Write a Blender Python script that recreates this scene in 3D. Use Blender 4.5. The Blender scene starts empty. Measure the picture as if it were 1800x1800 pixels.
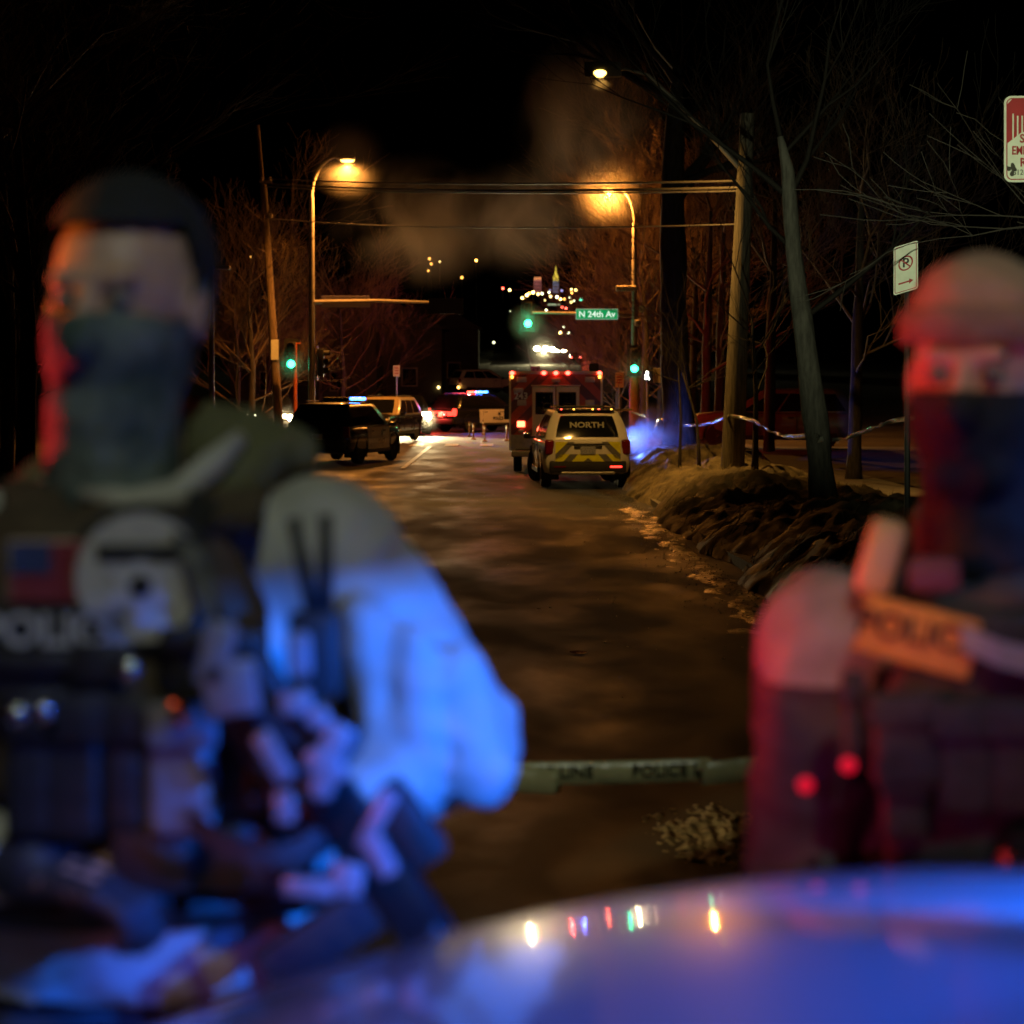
import bpy, bmesh, math, random
from mathutils import Vector, Matrix, Quaternion, noise
R = math.radians
sc = bpy.context.scene
C = sc.collection

# ------------------------------------------------------------------ camera, sky, exposure
CAMZ, F, HY = 2.4, 3600.0, 670.0          # eye height, focal length in photo pixels, horizon row of the photo
cd = bpy.data.cameras.new('camera'); cam = bpy.data.objects.new('camera', cd); C.objects.link(cam); sc.camera = cam
cam.location = (0, 0, CAMZ); cam.rotation_euler = (R(90), 0, 0)
cd.sensor_fit = 'HORIZONTAL'; cd.sensor_width = 24; cd.lens = 48; cd.shift_y = -(900 - HY) / 1800
cd.clip_start = 0.05; cd.clip_end = 12000
cd.dof.use_dof = True; cd.dof.focus_distance = 20; cd.dof.aperture_fstop = 2.3
w = bpy.data.worlds.new('World'); sc.world = w; w.use_nodes = True
nt = w.node_tree; bg = nt.nodes['Background']
sky = nt.nodes.new('ShaderNodeTexSky'); sky.sky_type = 'NISHITA'; sky.sun_disc = False
sky.sun_elevation = R(-4); sky.sun_rotation = R(180)
nt.links.new(sky.outputs[0], bg.inputs[0]); bg.inputs[1].default_value = 0.004
sc.view_settings.view_transform = 'Standard'; sc.view_settings.look = 'None'
sc.view_settings.exposure = 0.0; sc.view_settings.gamma = 1.0; sc.view_settings.use_curve_mapping = False
sc.render.engine = 'CYCLES'
cy = sc.cycles
cy.use_denoising = True; cy.max_bounces = 6; cy.diffuse_bounces = 2; cy.glossy_bounces = 3
cy.transmission_bounces = 4; cy.transparent_max_bounces = 12; cy.volume_bounces = 0
cy.sample_clamp_indirect = 3; cy.sample_clamp_direct = 0; cy.caustics_reflective = False; cy.caustics_refractive = False
cy.use_adaptive_sampling = False
cy.volume_step_rate = 2.0; cy.volume_max_steps = 128

def P(px, py, d):            # photo pixel + distance -> point
    return Vector(((px - 900) * d / F, d, CAMZ - (py - HY) * d / F))
GP = [(-60, .95), (0, .76), (2.5, .74), (10, .60), (25, .22), (45, 0), (120, 0), (160, 1.2), (220, 2.6), (300, 5), (450, 14), (900, 36), (1500, 42), (9000, 45)]
def GZ(d):
    for (a, za), (b, zb) in zip(GP, GP[1:]):
        if d <= b: return za + (zb - za) * (d - a) / (b - a)
    return GP[-1][1]
def G(x, d, dz=0): return Vector((x, d, GZ(d) + dz))

# ------------------------------------------------------------------ materials
MATS = {}
def mat(name, col, rough=.6, metal=0, var=.25, scale=8., bump=0., coat=0., col2=None, stretch=None, spec=.5, rvar=0., detail=5):
    if name in MATS: return MATS[name]
    m = bpy.data.materials.new(name); m.use_nodes = True; n = m.node_tree; b = n.nodes['Principled BSDF']
    tc = n.nodes.new('ShaderNodeTexCoord'); mp = n.nodes.new('ShaderNodeMapping'); no = n.nodes.new('ShaderNodeTexNoise')
    no.inputs['Scale'].default_value = scale; no.inputs['Detail'].default_value = detail; no.inputs['Roughness'].default_value = .6
    if stretch: mp.inputs['Scale'].default_value = stretch
    n.links.new(tc.outputs['Object'], mp.inputs[0]); n.links.new(mp.outputs[0], no.inputs['Vector'])
    cr = n.nodes.new('ShaderNodeValToRGB'); e = cr.color_ramp.elements
    c2 = col2 or tuple(c * (1 - var) for c in col)
    e[0].position = .35; e[1].position = .65; e[0].color = (*c2, 1); e[1].color = (*col, 1)
    n.links.new(no.outputs['Fac'], cr.inputs[0]); n.links.new(cr.outputs[0], b.inputs['Base Color'])
    b.inputs['Roughness'].default_value = rough; b.inputs['Metallic'].default_value = metal
    b.inputs['Specular IOR Level'].default_value = spec
    if coat: b.inputs['Coat Weight'].default_value = coat; b.inputs['Coat Roughness'].default_value = .04
    if rvar:
        mr = n.nodes.new('ShaderNodeMapRange'); mr.inputs['From Min'].default_value = .35; mr.inputs['From Max'].default_value = .65
        mr.inputs['To Min'].default_value = max(.03, rough - rvar); mr.inputs['To Max'].default_value = min(1, rough + rvar)
        n.links.new(no.outputs['Fac'], mr.inputs[0]); n.links.new(mr.outputs[0], b.inputs['Roughness'])
    if bump:
        bp = n.nodes.new('ShaderNodeBump'); bp.inputs['Strength'].default_value = bump; bp.inputs['Distance'].default_value = .02
        n.links.new(no.outputs['Fac'], bp.inputs['Height']); n.links.new(bp.outputs[0], b.inputs['Normal'])
    MATS[name] = m; return m
def emis(name, col, strength, sample=True):
    if name in MATS: return MATS[name]
    m = bpy.data.materials.new(name); m.use_nodes = True; n = m.node_tree; b = n.nodes['Principled BSDF']
    b.inputs['Base Color'].default_value = (*[.2 * c for c in col], 1); b.inputs['Roughness'].default_value = .3
    no = n.nodes.new('ShaderNodeTexNoise'); no.inputs['Scale'].default_value = 30
    mr = n.nodes.new('ShaderNodeMapRange'); mr.inputs['To Min'].default_value = strength * .85; mr.inputs['To Max'].default_value = strength * 1.15
    n.links.new(no.outputs['Fac'], mr.inputs[0]); n.links.new(mr.outputs[0], b.inputs['Emission Strength'])
    b.inputs['Emission Color'].default_value = (*col, 1)
    if not sample: m.cycles.emission_sampling = 'NONE'
    MATS[name] = m; return m

# ------------------------------------------------------------------ mesh helpers
class MB:
    def __init__(s): s.v = []; s.f = []
    def add(s, vs, fs):
        o = len(s.v); s.v += [Vector(a) for a in vs]; s.f += [tuple(i + o for i in f) for f in fs]; return s
    def box(s, c, size, rot=None, taper=1.0):
        c = Vector(c); x, y, z = [a / 2 for a in size]; t = taper
        vs = [Vector(a) for a in ((-x, -y, -z), (x, -y, -z), (x, y, -z), (-x, y, -z), (-x * t, -y * t, z), (x * t, -y * t, z), (x * t, y * t, z), (-x * t, y * t, z))]
        if rot is not None: vs = [rot @ a for a in vs]
        return s.add([a + c for a in vs], [(3, 2, 1, 0), (4, 5, 6, 7), (0, 1, 5, 4), (1, 2, 6, 5), (2, 3, 7, 6), (3, 0, 4, 7)])
    def rbox(s, c, size, bev=.01, seg=2, rot=None):
        bm = bmesh.new(); bmesh.ops.create_cube(bm, size=1)
        for v in bm.verts: v.co = Vector((v.co.x * size[0], v.co.y * size[1], v.co.z * size[2]))
        bmesh.ops.bevel(bm, geom=list(bm.edges), offset=min(bev, min(size) * .45), segments=seg, affect='EDGES', profile=.5)
        bm.verts.index_update(); c = Vector(c)
        vs = [(rot @ v.co if rot is not None else v.co.copy()) + c for v in bm.verts]; fs = [[v.index for v in f.verts] for f in bm.faces]
        bm.free(); return s.add(vs, fs)
    def tube(s, pts, rad, n=8, cap=True):
        pts = [Vector(p) for p in pts]
        if not isinstance(rad, (list, tuple)): rad = [rad] * len(pts)
        o = len(s.v); up = None
        for i, p in enumerate(pts):
            t = (pts[min(i + 1, len(pts) - 1)] - pts[max(i - 1, 0)]).normalized()
            if up is None:
                up = Vector((0, 0, 1)) if abs(t.z) < .9 else Vector((1, 0, 0))
            a = t.cross(up); 
            if a.length < 1e-5: a = t.orthogonal()
            a.normalize(); b = a.cross(t).normalized(); up = b
            for k in range(n):
                q = 2 * math.pi * k / n; s.v.append(p + (a * math.cos(q) + b * math.sin(q)) * rad[i])
        for i in range(len(pts) - 1):
            for k in range(n):
                a = o + i * n + k; b = o + i * n + (k + 1) % n; s.f.append((a, b, b + n, a + n))
        if cap and n > 2:
            s.f.append(tuple(o + k for k in range(n))[::-1]); s.f.append(tuple(o + (len(pts) - 1) * n + k for k in range(n)))
        return s
    def cyl(s, a, b, r, n=16): return s.tube([a, b], r, n)
    def lathe(s, prof, n=16, c=(0, 0, 0), rot=None):      # prof: (r, z)
        o = len(s.v); c = Vector(c)
        for r, z in prof:
            for k in range(n):
                q = 2 * math.pi * k / n; v = Vector((r * math.cos(q), r * math.sin(q), z)); s.v.append((rot @ v if rot is not None else v) + c)
        for i in range(len(prof) - 1):
            for k in range(n):
                a = o + i * n + k; b = o + i * n + (k + 1) % n; s.f.append((a, b, b + n, a + n))
        s.f.append(tuple(o + k for k in range(n))[::-1]); s.f.append(tuple(o + (len(prof) - 1) * n + k for k in range(n)))
        return s
    def ball(s, c, r, n=12, m=8):
        r = r if isinstance(r, (tuple, list)) else (r, r, r)
        prof = [(math.sin(math.pi * i / m), -math.cos(math.pi * i / m)) for i in range(m + 1)]
        prof[0] = (.02, -1); prof[-1] = (.02, 1); k = MB().lathe(prof, n)
        return s.add([Vector((v.x * r[0], v.y * r[1], v.z * r[2])) + Vector(c) for v in k.v], k.f)
    def prism(s, poly, a, b, plane='yz'):   # extrude polygon between coordinates a and b of the third axis
        def mk(p, t):
            return {'yz': (t, p[0], p[1]), 'xz': (p[0], t, p[1]), 'xy': (p[0], p[1], t)}[plane]
        n = len(poly); vs = [mk(p, a) for p in poly] + [mk(p, b) for p in poly]
        return s.add(vs, [tuple(range(n))[::-1], tuple(range(n, 2 * n))] + [(i, (i + 1) % n, (i + 1) % n + n, i + n) for i in range(n)])
    def grid(s, rows, closed=False, cap=False):
        o = len(s.v); m = len(rows[0])
        for r in rows: s.v += [Vector(p) for p in r]
        for i in range(len(rows) - 1):
            for k in range(m if closed else m - 1):
                a = o + i * m + k; b = o + i * m + (k + 1) % m; s.f.append((a, b, b + m, a + m))
        if cap:
            s.f.append(tuple(o + k for k in range(m))[::-1]); s.f.append(tuple(o + (len(rows) - 1) * m + k for k in range(m)))
        return s
    def build(s, name, m, parent=None, smooth=False, off=None, fix=True):
        me = bpy.data.meshes.new(name)
        vs = [v - off for v in s.v] if off is not None else s.v
        me.from_pydata([tuple(v) for v in vs], [], s.f)
        if fix:
            bm = bmesh.new(); bm.from_mesh(me); bmesh.ops.recalc_face_normals(bm, faces=bm.faces); bm.to_mesh(me); bm.free()
        if smooth:
            me.polygons.foreach_set('use_smooth', [True] * len(me.polygons))
            if smooth != 'all': 
                try: me.set_sharp_from_angle(angle=R(40))
                except Exception: pass
        me.materials.append(m)
        o = bpy.data.objects.new(name, me); C.objects.link(o); o.parent = parent
        return o
def bake(o):
    dg = bpy.context.evaluated_depsgraph_get(); me = bpy.data.meshes.new_from_object(o.evaluated_get(dg))
    o.modifiers.clear(); o.data = me; return o
def tag(o, label, cat, group=None):
    o['label'] = label; o['category'] = cat
    if group: o['group'] = group
    return o
def kind(o, k='structure', label=None):
    o['kind'] = k
    if label: o['label'] = label
    return o
def thing(name, label, cat, loc=(0, 0, 0), rotz=0, group=None):
    o = bpy.data.objects.new(name, None); C.objects.link(o); o.location = loc; o.rotation_euler = (0, 0, rotz)
    o.empty_display_size = .2
    return tag(o, label, cat, group)
def copy_tree(o, parent=None):
    c = o.copy(); C.objects.link(c); c.parent = parent
    for ch in o.children: copy_tree(ch, c)
    return c
def text(s, size, m, parent, loc, rot, name='lettering', ext=.002, sx=1.0, bold=0.0):
    cu = bpy.data.curves.new(name, 'FONT'); cu.body = s; cu.size = size; cu.extrude = ext; cu.align_x = 'CENTER'; cu.align_y = 'CENTER'
    cu.offset = bold; cu.resolution_u = 3
    t = bpy.data.objects.new(name, cu); C.objects.link(t)
    me = bpy.data.meshes.new_from_object(t.evaluated_get(bpy.context.evaluated_depsgraph_get())); bpy.data.objects.remove(t); bpy.data.curves.remove(cu)
    me.materials.clear(); me.materials.append(m)
    o = bpy.data.objects.new(name, me); C.objects.link(o); o.parent = parent; o.location = loc; o.rotation_euler = rot; o.scale = (sx, 1, 1)
    return o
def lamp(kind_, name, parent, loc, col, power, radius=.05, target=None, size=60, blend=.3, specular=1):
    l = bpy.data.lights.new(name, kind_); l.color = col; l.energy = power; l.shadow_soft_size = radius; l.specular_factor = specular
    o = bpy.data.objects.new(name, l); C.objects.link(o); o.parent = parent; o.location = loc
    if kind_ == 'SPOT':
        l.spot_size = R(size); l.spot_blend = blend
        if target is not None:
            o.rotation_euler = (Vector(target) - Vector(loc)).to_track_quat('-Z', 'Y').to_euler()
    return o
def pix(vs_rot, v): return vs_rot @ v
rnd = random.Random(7)

# ------------------------------------------------------------------ palette
M = dict(
 asphalt=mat('worn_asphalt', (.085, .078, .068), .74, col2=(.04, .037, .033), scale=.9, bump=.7, rvar=.2, spec=.3, stretch=(1, .35, 1), detail=9),
 black=mat('black_paint', (.012, .012, .014), .25, coat=.8, var=.1), white=mat('white_paint', (.72, .71, .68), .35, coat=.6, var=.06, scale=3),
 dark=mat('dark_plastic', (.02, .02, .021), .55), rubber=mat('tyre_rubber', (.018, .017, .016), .85, bump=.3, scale=40),
 steel=mat('galvanised_steel', (.38, .37, .35), .45, metal=.7, scale=14), glass=mat('tinted_glass', (.008, .009, .01), .06, var=.3, spec=.8),
 chrome=mat('chrome', (.6, .6, .6), .15, metal=1), wood=mat('weathered_pole_wood', (.20, .14, .085), .85, scale=5, stretch=(6, 6, .4), bump=.6, col2=(.09, .065, .04)),
 bark=mat('furrowed_bark', (.07, .058, .045), .9, scale=7, stretch=(3, 3, .5), bump=1., col2=(.025, .02, .017)), darkpost=mat('darkened_post_steel', (.02, .018, .016), .7, metal=.3),  # sign post steel darkened so the posts sink into the night
 palebark=mat('pale_bark', (.24, .225, .18), .85, scale=6, stretch=(3, 3, .6), bump=.8, col2=(.12, .11, .09)),
 twig=mat('twig_bark', (.17, .11, .055), .85, scale=9), shadetwig=mat('dark_twig_bark', (.035, .028, .02), .9, scale=9), red=mat('red_paint', (.42, .03, .02), .4, var=.15, coat=.3),  # dark copy of the twig bark, shade put into its colour
 lens_off=mat('pale_lens', (.55, .5, .38), .25, var=.2), redlens=mat('red_lens', (.16, .006, .006), .2, var=.3), yellow=mat('lime_yellow_reflective', (.80, .78, .02), .45, var=.12),
 grey=mat('grey_reflective', (.15, .15, .15), .5), signwhite=mat('white_sign_sheeting', (.74, .78, .62), .5, var=.12, scale=12), signred=mat('red_sign_ink', (.38, .012, .015), .5, var=.15),
 signgreen=mat('green_sign_sheeting', (.004, .33, .13), .45, var=.12), orange=mat('orange_lit_coat', (.65, .14, .03), .5), tape=mat('yellow_barrier_tape', (.60, .50, .10), .22, scale=30, bump=.5),
 ink=mat('black_ink', (.012, .012, .012), .6), wire=mat('cable', (.16, .14, .12), .5), galv=mat('weathered_aluminium', (.42, .38, .32), .5, metal=.3, scale=6),
)
E = dict(
 sodium=emis('sodium_lamp', (1, .50, .09), 9), led=emis('led_lamp', (1, .66, .13), 7), green=emis('green_signal_light', (.02, 1, .40), 26),
 red=emis('red_light', (1, .05, .03), 14), blue=emis('blue_light', (.03, .16, 1), 22), head=emis('headlight_beam', (1, .86, .52), 70),
 tail=emis('tail_light', (1, .035, .02), 5), white=emis('walk_signal_light', (1, .95, .85), 12), warm=emis('warm_window_light', (1, .72, .30), 5, False), amber=emis('amber_marker', (1, .45, .05), 9, False),
)

# ------------------------------------------------------------------ ground, road, kerbs, verges
ys = []
y = -40.
while y < 9000:
    ys.append(y); y += .5 if 3 <= y < 60 else (2 if y < 130 else (6 if y < 350 else (40 if y < 1500 else 800)))
def strip(name, xs, m, hfun, y0=-40, y1=9000):
    b = MB(); b.grid([[(x, yy, GZ(yy) + hfun(x, yy)) for x in xs] for yy in ys if y0 <= yy <= y1]); return kind(b.build(name, m, smooth='all'))
dirt = mat('frozen_lawn', (.11, .09, .055), .9, scale=1.2, bump=.8, col2=(.05, .045, .03), detail=8)
strip('ground', [-4000, -600, -120, -40, -20, -14, -11, 0, 2.6, 8, 14, 22, 60, 200, 900, 4000], dirt, lambda x, y: -.03)
strip('road', [-9.6 + 12.2 * i / 24 for i in range(25)], M['asphalt'], lambda x, y: .004 + .006 * noise.noise(Vector((x * .5, y * .2, 3))), -40, 1400)
bb = MB(); bb.grid([[(x, yy, .013) for x in (-160, -80, -40, -20, -9.7)] for yy in (78, 84, 90, 96, 101)]); bb.grid([[(x, yy, .013) for x in (2.7, 20, 60, 160)] for yy in (78, 84, 90, 96, 101)])
kind(bb.build('cross_street', M['asphalt'], smooth='all'))
kerbm = mat('kerb_concrete', (.30, .28, .25), .8, bump=.4, scale=6)
for nm, xa, y0, y1 in (('kerb_right_near', 2.6, -40, 76), ('kerb_right_far', 2.6, 103, 420), ('kerb_left_near', -9.78, -40, 76), ('kerb_left_far', -9.78, 103, 420)):
    b = MB(); b.grid([[(xa, yy, GZ(yy) - .05), (xa, yy, GZ(yy) + .12), (xa + .18, yy, GZ(yy) + .125), (xa + .18, yy, GZ(yy) - .05)] for yy in ys if y0 <= yy <= y1])
    kind(b.build(nm, kerbm))
snowm = mat('dirty_snow', (.34, .27, .15), .8, scale=2.2, bump=1., col2=(.055, .042, .024), detail=12, rvar=.2, stretch=(1.6, .9, 1))
def fb(x, y, z, o=4):
    return noise.fractal(Vector((x, y, z)), 1.0, 2.0, o)
def bank(x, y):
    e = 2.45 + .32 * noise.noise(Vector((1.7, y * .35, 2))) + .12 * noise.noise(Vector((4.7, y * 1.3, 2)))
    u = (x - e) / (6.9 - e)
    if u > 1: return .10
    if u < 0: return -.05 + .3 * max(-.1, u)
    prof = math.sin(math.pi * u ** .75) ** .9
    hh = .42 + .30 * noise.noise(Vector((.3, y * .16, 5))) + .25 * math.exp(-((y - 44) / 6) ** 2)
    if y > 60: hh *= max(.25, 1 - (y - 60) / 12)
    h = .02 + .10 * min(1, u * 5) + max(.08, hh) * prof + .20 * prof * fb(x * .9, y * .6, 1.7) + .09 * min(1, u * 8) * fb(x * 2.6, y * 1.5, 4.) + .05 * min(1, u * 10) * (fb(x * 9, y * 3.2, 9., 3))
    return max(.01, h)
b = MB(); xs_ = [1.95 + i * .065 for i in range(77)]
yy = 6.0; yl = []
while yy < 76: yl.append(yy); yy += .09 if yy < 20 else (.14 if yy < 50 else .3)
b.grid([[(x, y_, GZ(y_) + bank(x, y_)) for x in xs_] for y_ in yl])
kind(b.build('snow_bank', snowm, smooth='all'))
def bankz(x, d): return GZ(d) + bank(x, d)
b = MB(); r4 = random.Random(17)
for i in range(26000):
    d = 8 + 50 * r4.random() ** 1.3; x = r4.uniform(2.5, 7.2); z = GZ(d) + bank(x, d)
    if fb(x * .8, d * .5, 6.) < -.15: continue
    a = r4.gauss(0.6, .7); ln = r4.uniform(.06, .26); lift = r4.uniform(.0, .5) * ln; wv = .004 + .004 * r4.random()
    dx, dy = math.cos(a) * ln, math.sin(a) * ln * .8; nx, ny = -math.sin(a) * wv, math.cos(a) * wv
    z2 = GZ(d + dy) + bank(x + dx, d + dy)
    b.add([(x - nx, d - ny, z + .004), (x + nx, d + ny, z + .004), (x + dx, d + dy, max(z2, z * .3 + z2 * .7) + .01 + lift)], [(0, 1, 2)])
kind(b.build('dead_grass', mat('dead_grass', (.34, .26, .12), .8, scale=3, col2=(.10, .075, .035)), fix=False), 'stuff')
walk = mat('sidewalk_concrete', (.26, .245, .22), .85, bump=.3, scale=3)
strip('sidewalk', [7.0, 7.8, 8.6], walk, lambda x, y: .11, 4, 76)
strip('lawn_right', [8.62, 9.5, 11, 13, 16, 20, 30, 45], dirt, lambda x, y: .10 + .12 * fb(x * .4, y * .3, 2), -10, 76)
strip('lawn_left', [-40, -26, -20, -16, -13, -11, -9.62], dirt, lambda x, y: .10 + .10 * fb(x * .4, y * .3, 7), -10, 76)
hillsnow = mat('hill_snow', (.42, .43, .30), .9, scale=.3, bump=.4, col2=(.16, .17, .10))
strip('hill_verge', [-9.5, -7.5, -5, -3], hillsnow, lambda x, y: .08 + .35 * fb(x * .2, y * .06, 2), 250, 345)
# lane paint of the far approach
pm = mat('worn_road_paint', (.55, .53, .45), .6, scale=3, col2=(.16, .15, .13), bump=.3)
b = MB(); b.grid([[(-3.05, y_, GZ(y_) + .022), (-2.92, y_, GZ(y_) + .022)] for y_ in [56 + i for i in range(20)]]); kind(b.build('lane_line', pm))
b = MB()
for i in range(9): b.grid([[(-9 + i * 1.3, 75.2, .022), (-8.5 + i * 1.3, 75.2, .022)], [(-9 + i * 1.3, 77.6, .022), (-8.5 + i * 1.3, 77.6, .022)]])
kind(b.build('crosswalk', pm))
# ice along the gutter and crusts on the road
icem = mat('gutter_ice', (.05, .045, .04), .42, scale=9, bump=1., rvar=.15, spec=.5, stretch=(1, .8, 1))
b = MB(); r2 = random.Random(3)
yl2 = [9 + i * .11 for i in range(260)]
b.grid([[(1.75 + .13 * k + .16 * noise.noise(Vector((y_ * .6, k * .3, 2))), y_, GZ(y_) - .004 + .022 * math.sin(math.pi * k / 6) + .034 * fb(k * .8, y_ * 1.6, 3) - .012) for k in range(7)] for y_ in yl2])
kind(b.build('gutter_ice', icem, smooth='all'), 'stuff')
puddle = MB(); o = P(1017, 1149, 14.3); o.z = GZ(14.3) + .016
ring = [(o.x + (.06 + .01 * math.sin(3 * a)) * math.cos(a), o.y + .10 * math.sin(a), o.z - .0178 * .4 * .10 * math.sin(a)) for a in [2 * math.pi * k / 20 for k in range(20)]]
puddle.add(ring, [tuple(range(20))]); kind(puddle.build('puddle', mat('still_water', (.01, .01, .01), .03, spec=.6)))
# pale snow crust standing in for a pool of light on the near road
b = MB(); cx, cy_ = .78, 8.0; N = 90
def crust(u, v):
    r = math.hypot(u / .34, v / .85); h = max(0, 1 - r * r) 
    return -.012 + .035 * h * (.8 + .5 * fb(u * 6, v * 3, 3)) + .012 * (h > 0) * fb(u * 30, v * 12, 8) * min(1, h * 3)
b.grid([[(cx + u, cy_ + v, GZ(cy_ + v) + crust(u, v)) for u in [-.36 + .72 * i / N for i in range(N + 1)]] for v in [-.9 + 1.8 * j / N for j in range(N + 1)]])
kind(b.build('light_pool_crust', mat('brightened_crust_snow', (.55, .46, .28), .7, scale=22, bump=.5, col2=(.10, .08, .045), detail=8), smooth='all'), 'stuff', 'small pale snow crust in place of a pool of light on the dark near road')
# scattered ice chips and grit
b = MB()
for i in range(1400):
    d = 8 + 36 * r2.random(); x = 2.35 - abs(r2.gauss(0, .35)) if i % 9 else r2.uniform(-4, 2.4); sz = r2.uniform(.003, .009)
    b.box((x, d, GZ(d) + .012 + sz * .3), (sz * 2, sz * 1.4, sz), Matrix.Rotation(r2.random() * 6, 3, 'Z'))
kind(b.build('ice_chips', mat('ice_chip', (.5, .5, .46), .15), fix=False), 'stuff')

# ------------------------------------------------------------------ trees
def branch(b, p, dirn, length, r, depth, rg, nseg=4, spread=.6, up=.12, kids=(3, 4), sides=4, minr=.004):
    pts = [p.copy()]; rad = [r]; d = dirn.normalized()
    for i in range(nseg):
        d = (d + Vector((rg.gauss(0, .13), rg.gauss(0, .13), rg.gauss(0, .10) + up * .3))).normalized()
        p = p + d * length / nseg; pts.append(p.copy()); rad.append(max(minr, r * (1 - .6 * (i + 1) / nseg)))
    b.tube(pts, rad, sides if r > .02 else 3, cap=False)
    if depth > 0:
        for k in range(rg.randint(*kids)):
            i = rg.randint(1, nseg) if k else nseg
            ax = Vector((rg.gauss(0, 1), rg.gauss(0, 1), rg.gauss(0, 1) * .6))
            nd = (d + ax.normalized() * spread * rg.uniform(.6, 1.3) + Vector((0, 0, up))).normalized()
            branch(b, pts[i], nd, length * rg.uniform(.55, .82), max(minr, rad[i] * .72), depth - 1, rg, max(3, nseg - 1), spread, up, kids, sides, minr)
def tree(label, pts, rads, crown, seed, m='bark', name='bare_tree', group=None, tw=None):
    base = Vector(pts[0]); rg = random.Random(seed)
    t = thing(name, label, 'tree', base, 0, group)
    tb = MB()
    fine = []; fr = []
    for (p, r), (q, s_) in zip(zip(pts, rads), list(zip(pts, rads))[1:]):
        p = Vector(p); q = Vector(q); n = max(2, int((q - p).length / .35))
        for i in range(n):
            f = i / n; fine.append(p.lerp(q, f)); fr.append(r + (s_ - r) * f)
    fine.append(Vector(pts[-1])); fr.append(rads[-1])
    fr[0] *= 1.35; fr[1] *= 1.12
    fine[0] = fine[0] - Vector((0, 0, .1))
    tb.tube(fine, fr, 14)
    for v in tb.v:
        q = fb(v.x * 2.2, v.y * 2.2, v.z * .9); v += Vector((q, -q, 0)) * .035 * min(1, rads[0] * 4)
    tb.build('trunk', M[m], t, smooth='all', off=base)
    cb = MB()
    for (f, dirn, ln, r, dep) in crown:
        i = min(len(fine) - 1, int(f * (len(fine) - 1))); branch(cb, fine[i], Vector(dirn), ln, r, dep, rg)
    if cb.v: cb.build('crown', M[tw or ('twig' if m != 'palebark' else 'palebark')], t, smooth='all', off=base, fix=False)
    return t
def crownspec(rg, n, f0, f1, ln, r, dep, up=.5):
    return [(f0 + (f1 - f0) * rg.random() if i else f1, (rg.gauss(0, 1), rg.gauss(0, 1), up + rg.random() * .8), ln * rg.uniform(.7, 1.1), r * rg.uniform(.7, 1), dep) for i in range(n)]
rg = random.Random(11)
# leaning pale tree on the right, forked crown
d0 = 30
bz = bankz(4.6, 30) - .1
tr = [Vector((P(1450, 890, d0).x, d0, bz)), P(1437, 770, d0), P(1412, 560, d0), P(1395, 440, d0), P(1384, 300, d0), P(1372, 240, d0)]
tree('pale slender tree leaning left on the snow bank, tape tied round it', tr, [.20, .18, .155, .13, .10, .05],
     [(.55, (.9, .1, .45), 2.2, .05, 3), (.72, (-.7, .2, .8), 2.0, .04, 3), (.80, (.6, .1, .9), 2.4, .05, 4), (.86, (-.9, .2, .9), 2.4, .05, 4), (1., (-.3, 0, 1), 2.2, .04, 4), (.95, (.8, 0, .8), 2.0, .035, 4)], 5, 'palebark', tw='shadetwig')
# massive dark trunk
d0 = 53
tr = [Vector((4.38, d0, bankz(4.4, d0) - .1)), P(1187, 640, d0), P(1184, 480, d0), P(1182, 330, d0), P(1186, 230, d0), P(1190, 120, d0)]
tree('thick dark old tree trunk beside the exhaust steam, blocking the orange glow', tr, [.42, .37, .34, .30, .24, .12], crownspec(rg, 7, .6, 1, 4.0, .14, 3), 8, tw='shadetwig')
for px, py, d, tp, r, sd, lab in ((1194, 800, 43, (1192, 640), .032, 1, 'thin sapling nearest the rear of the rescue vehicle, in front of the thick trunk'), (1230, 806, 42, (1200, 655), .035, 2, 'thin bent sapling between the thick trunk and the wooden pole'), (1327, 842, 37, (1322, 560), .055, 3, 'dark straight young tree just right of the wooden pole')):
    q = P(px, py, d); q.z = bankz(q.x, d) - .05; t2 = P(tp[0], tp[1], d + .3); mid = q.lerp(t2, .5) + Vector((.05 if sd != 2 else .12, 0, 0))
    tree(lab, [q, mid, t2], [r, r * .8, r * .4], crownspec(rg, 5, .45, 1, 1.3 if sd < 3 else 2.2, r * .4, 2), 20 + sd, name='sapling', tw='shadetwig')
# trees lit by the street lamps at the junction
for i, (px, d, h, lab) in enumerate(((1130, 97, 12.5, 'tall twiggy bare tree glowing orange behind the right street lamp'), (1085, 103, 9.0, 'bushy bare tree glowing orange behind the green street name sign'), (1045, 108, 6.2, 'low twiggy tree glowing orange left of the street name sign'), (1160, 104, 12, 'tall orange lit bare tree partly behind the thick dark trunk'))):
    x = (px - 900) * d / F; q = Vector((x, d, .0)); rg2 = random.Random(40 + i)
    n = 30
    tree(lab, [q, q + Vector((.15, 0, h * .35)), q + Vector((-.1, 0, h * .62)), q + Vector((.1, .1, h * .8))], [.2, .16, .11, .04],
         [(.12 + .88 * k / n, (rg2.gauss(0, 1), rg2.gauss(0, 1), .9), h * .26 * rg2.uniform(.7, 1.1), .035, 4) for k in range(n)], 60 + i)
for i, (px, d, h, lab) in enumerate(((1238, 62, 10, 'bare trunk lit red, left one of the pair behind the tape'), (1262, 66, 10, 'bare trunk lit red, right one of the pair behind the tape'), (1215, 74, 9, 'dim reddish bare tree just right of the thick trunk'), (1350, 58, 10, 'dark bare tree behind the parked hatchback roof'), (1500, 48, 9, 'dark bare tree between the leaning tree and the masked person on the right'))):
    x = (px - 900) * d / F; q = Vector((x, d, .05)); rg2 = random.Random(80 + i)
    tree(lab, [q, q + Vector((.1, 0, h * .4)), q + Vector((.2, 0, h * .75))], [.17, .13, .05], crownspec(rg2, 10, .35, 1, h * .3, .05, 4), 90 + i)
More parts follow.
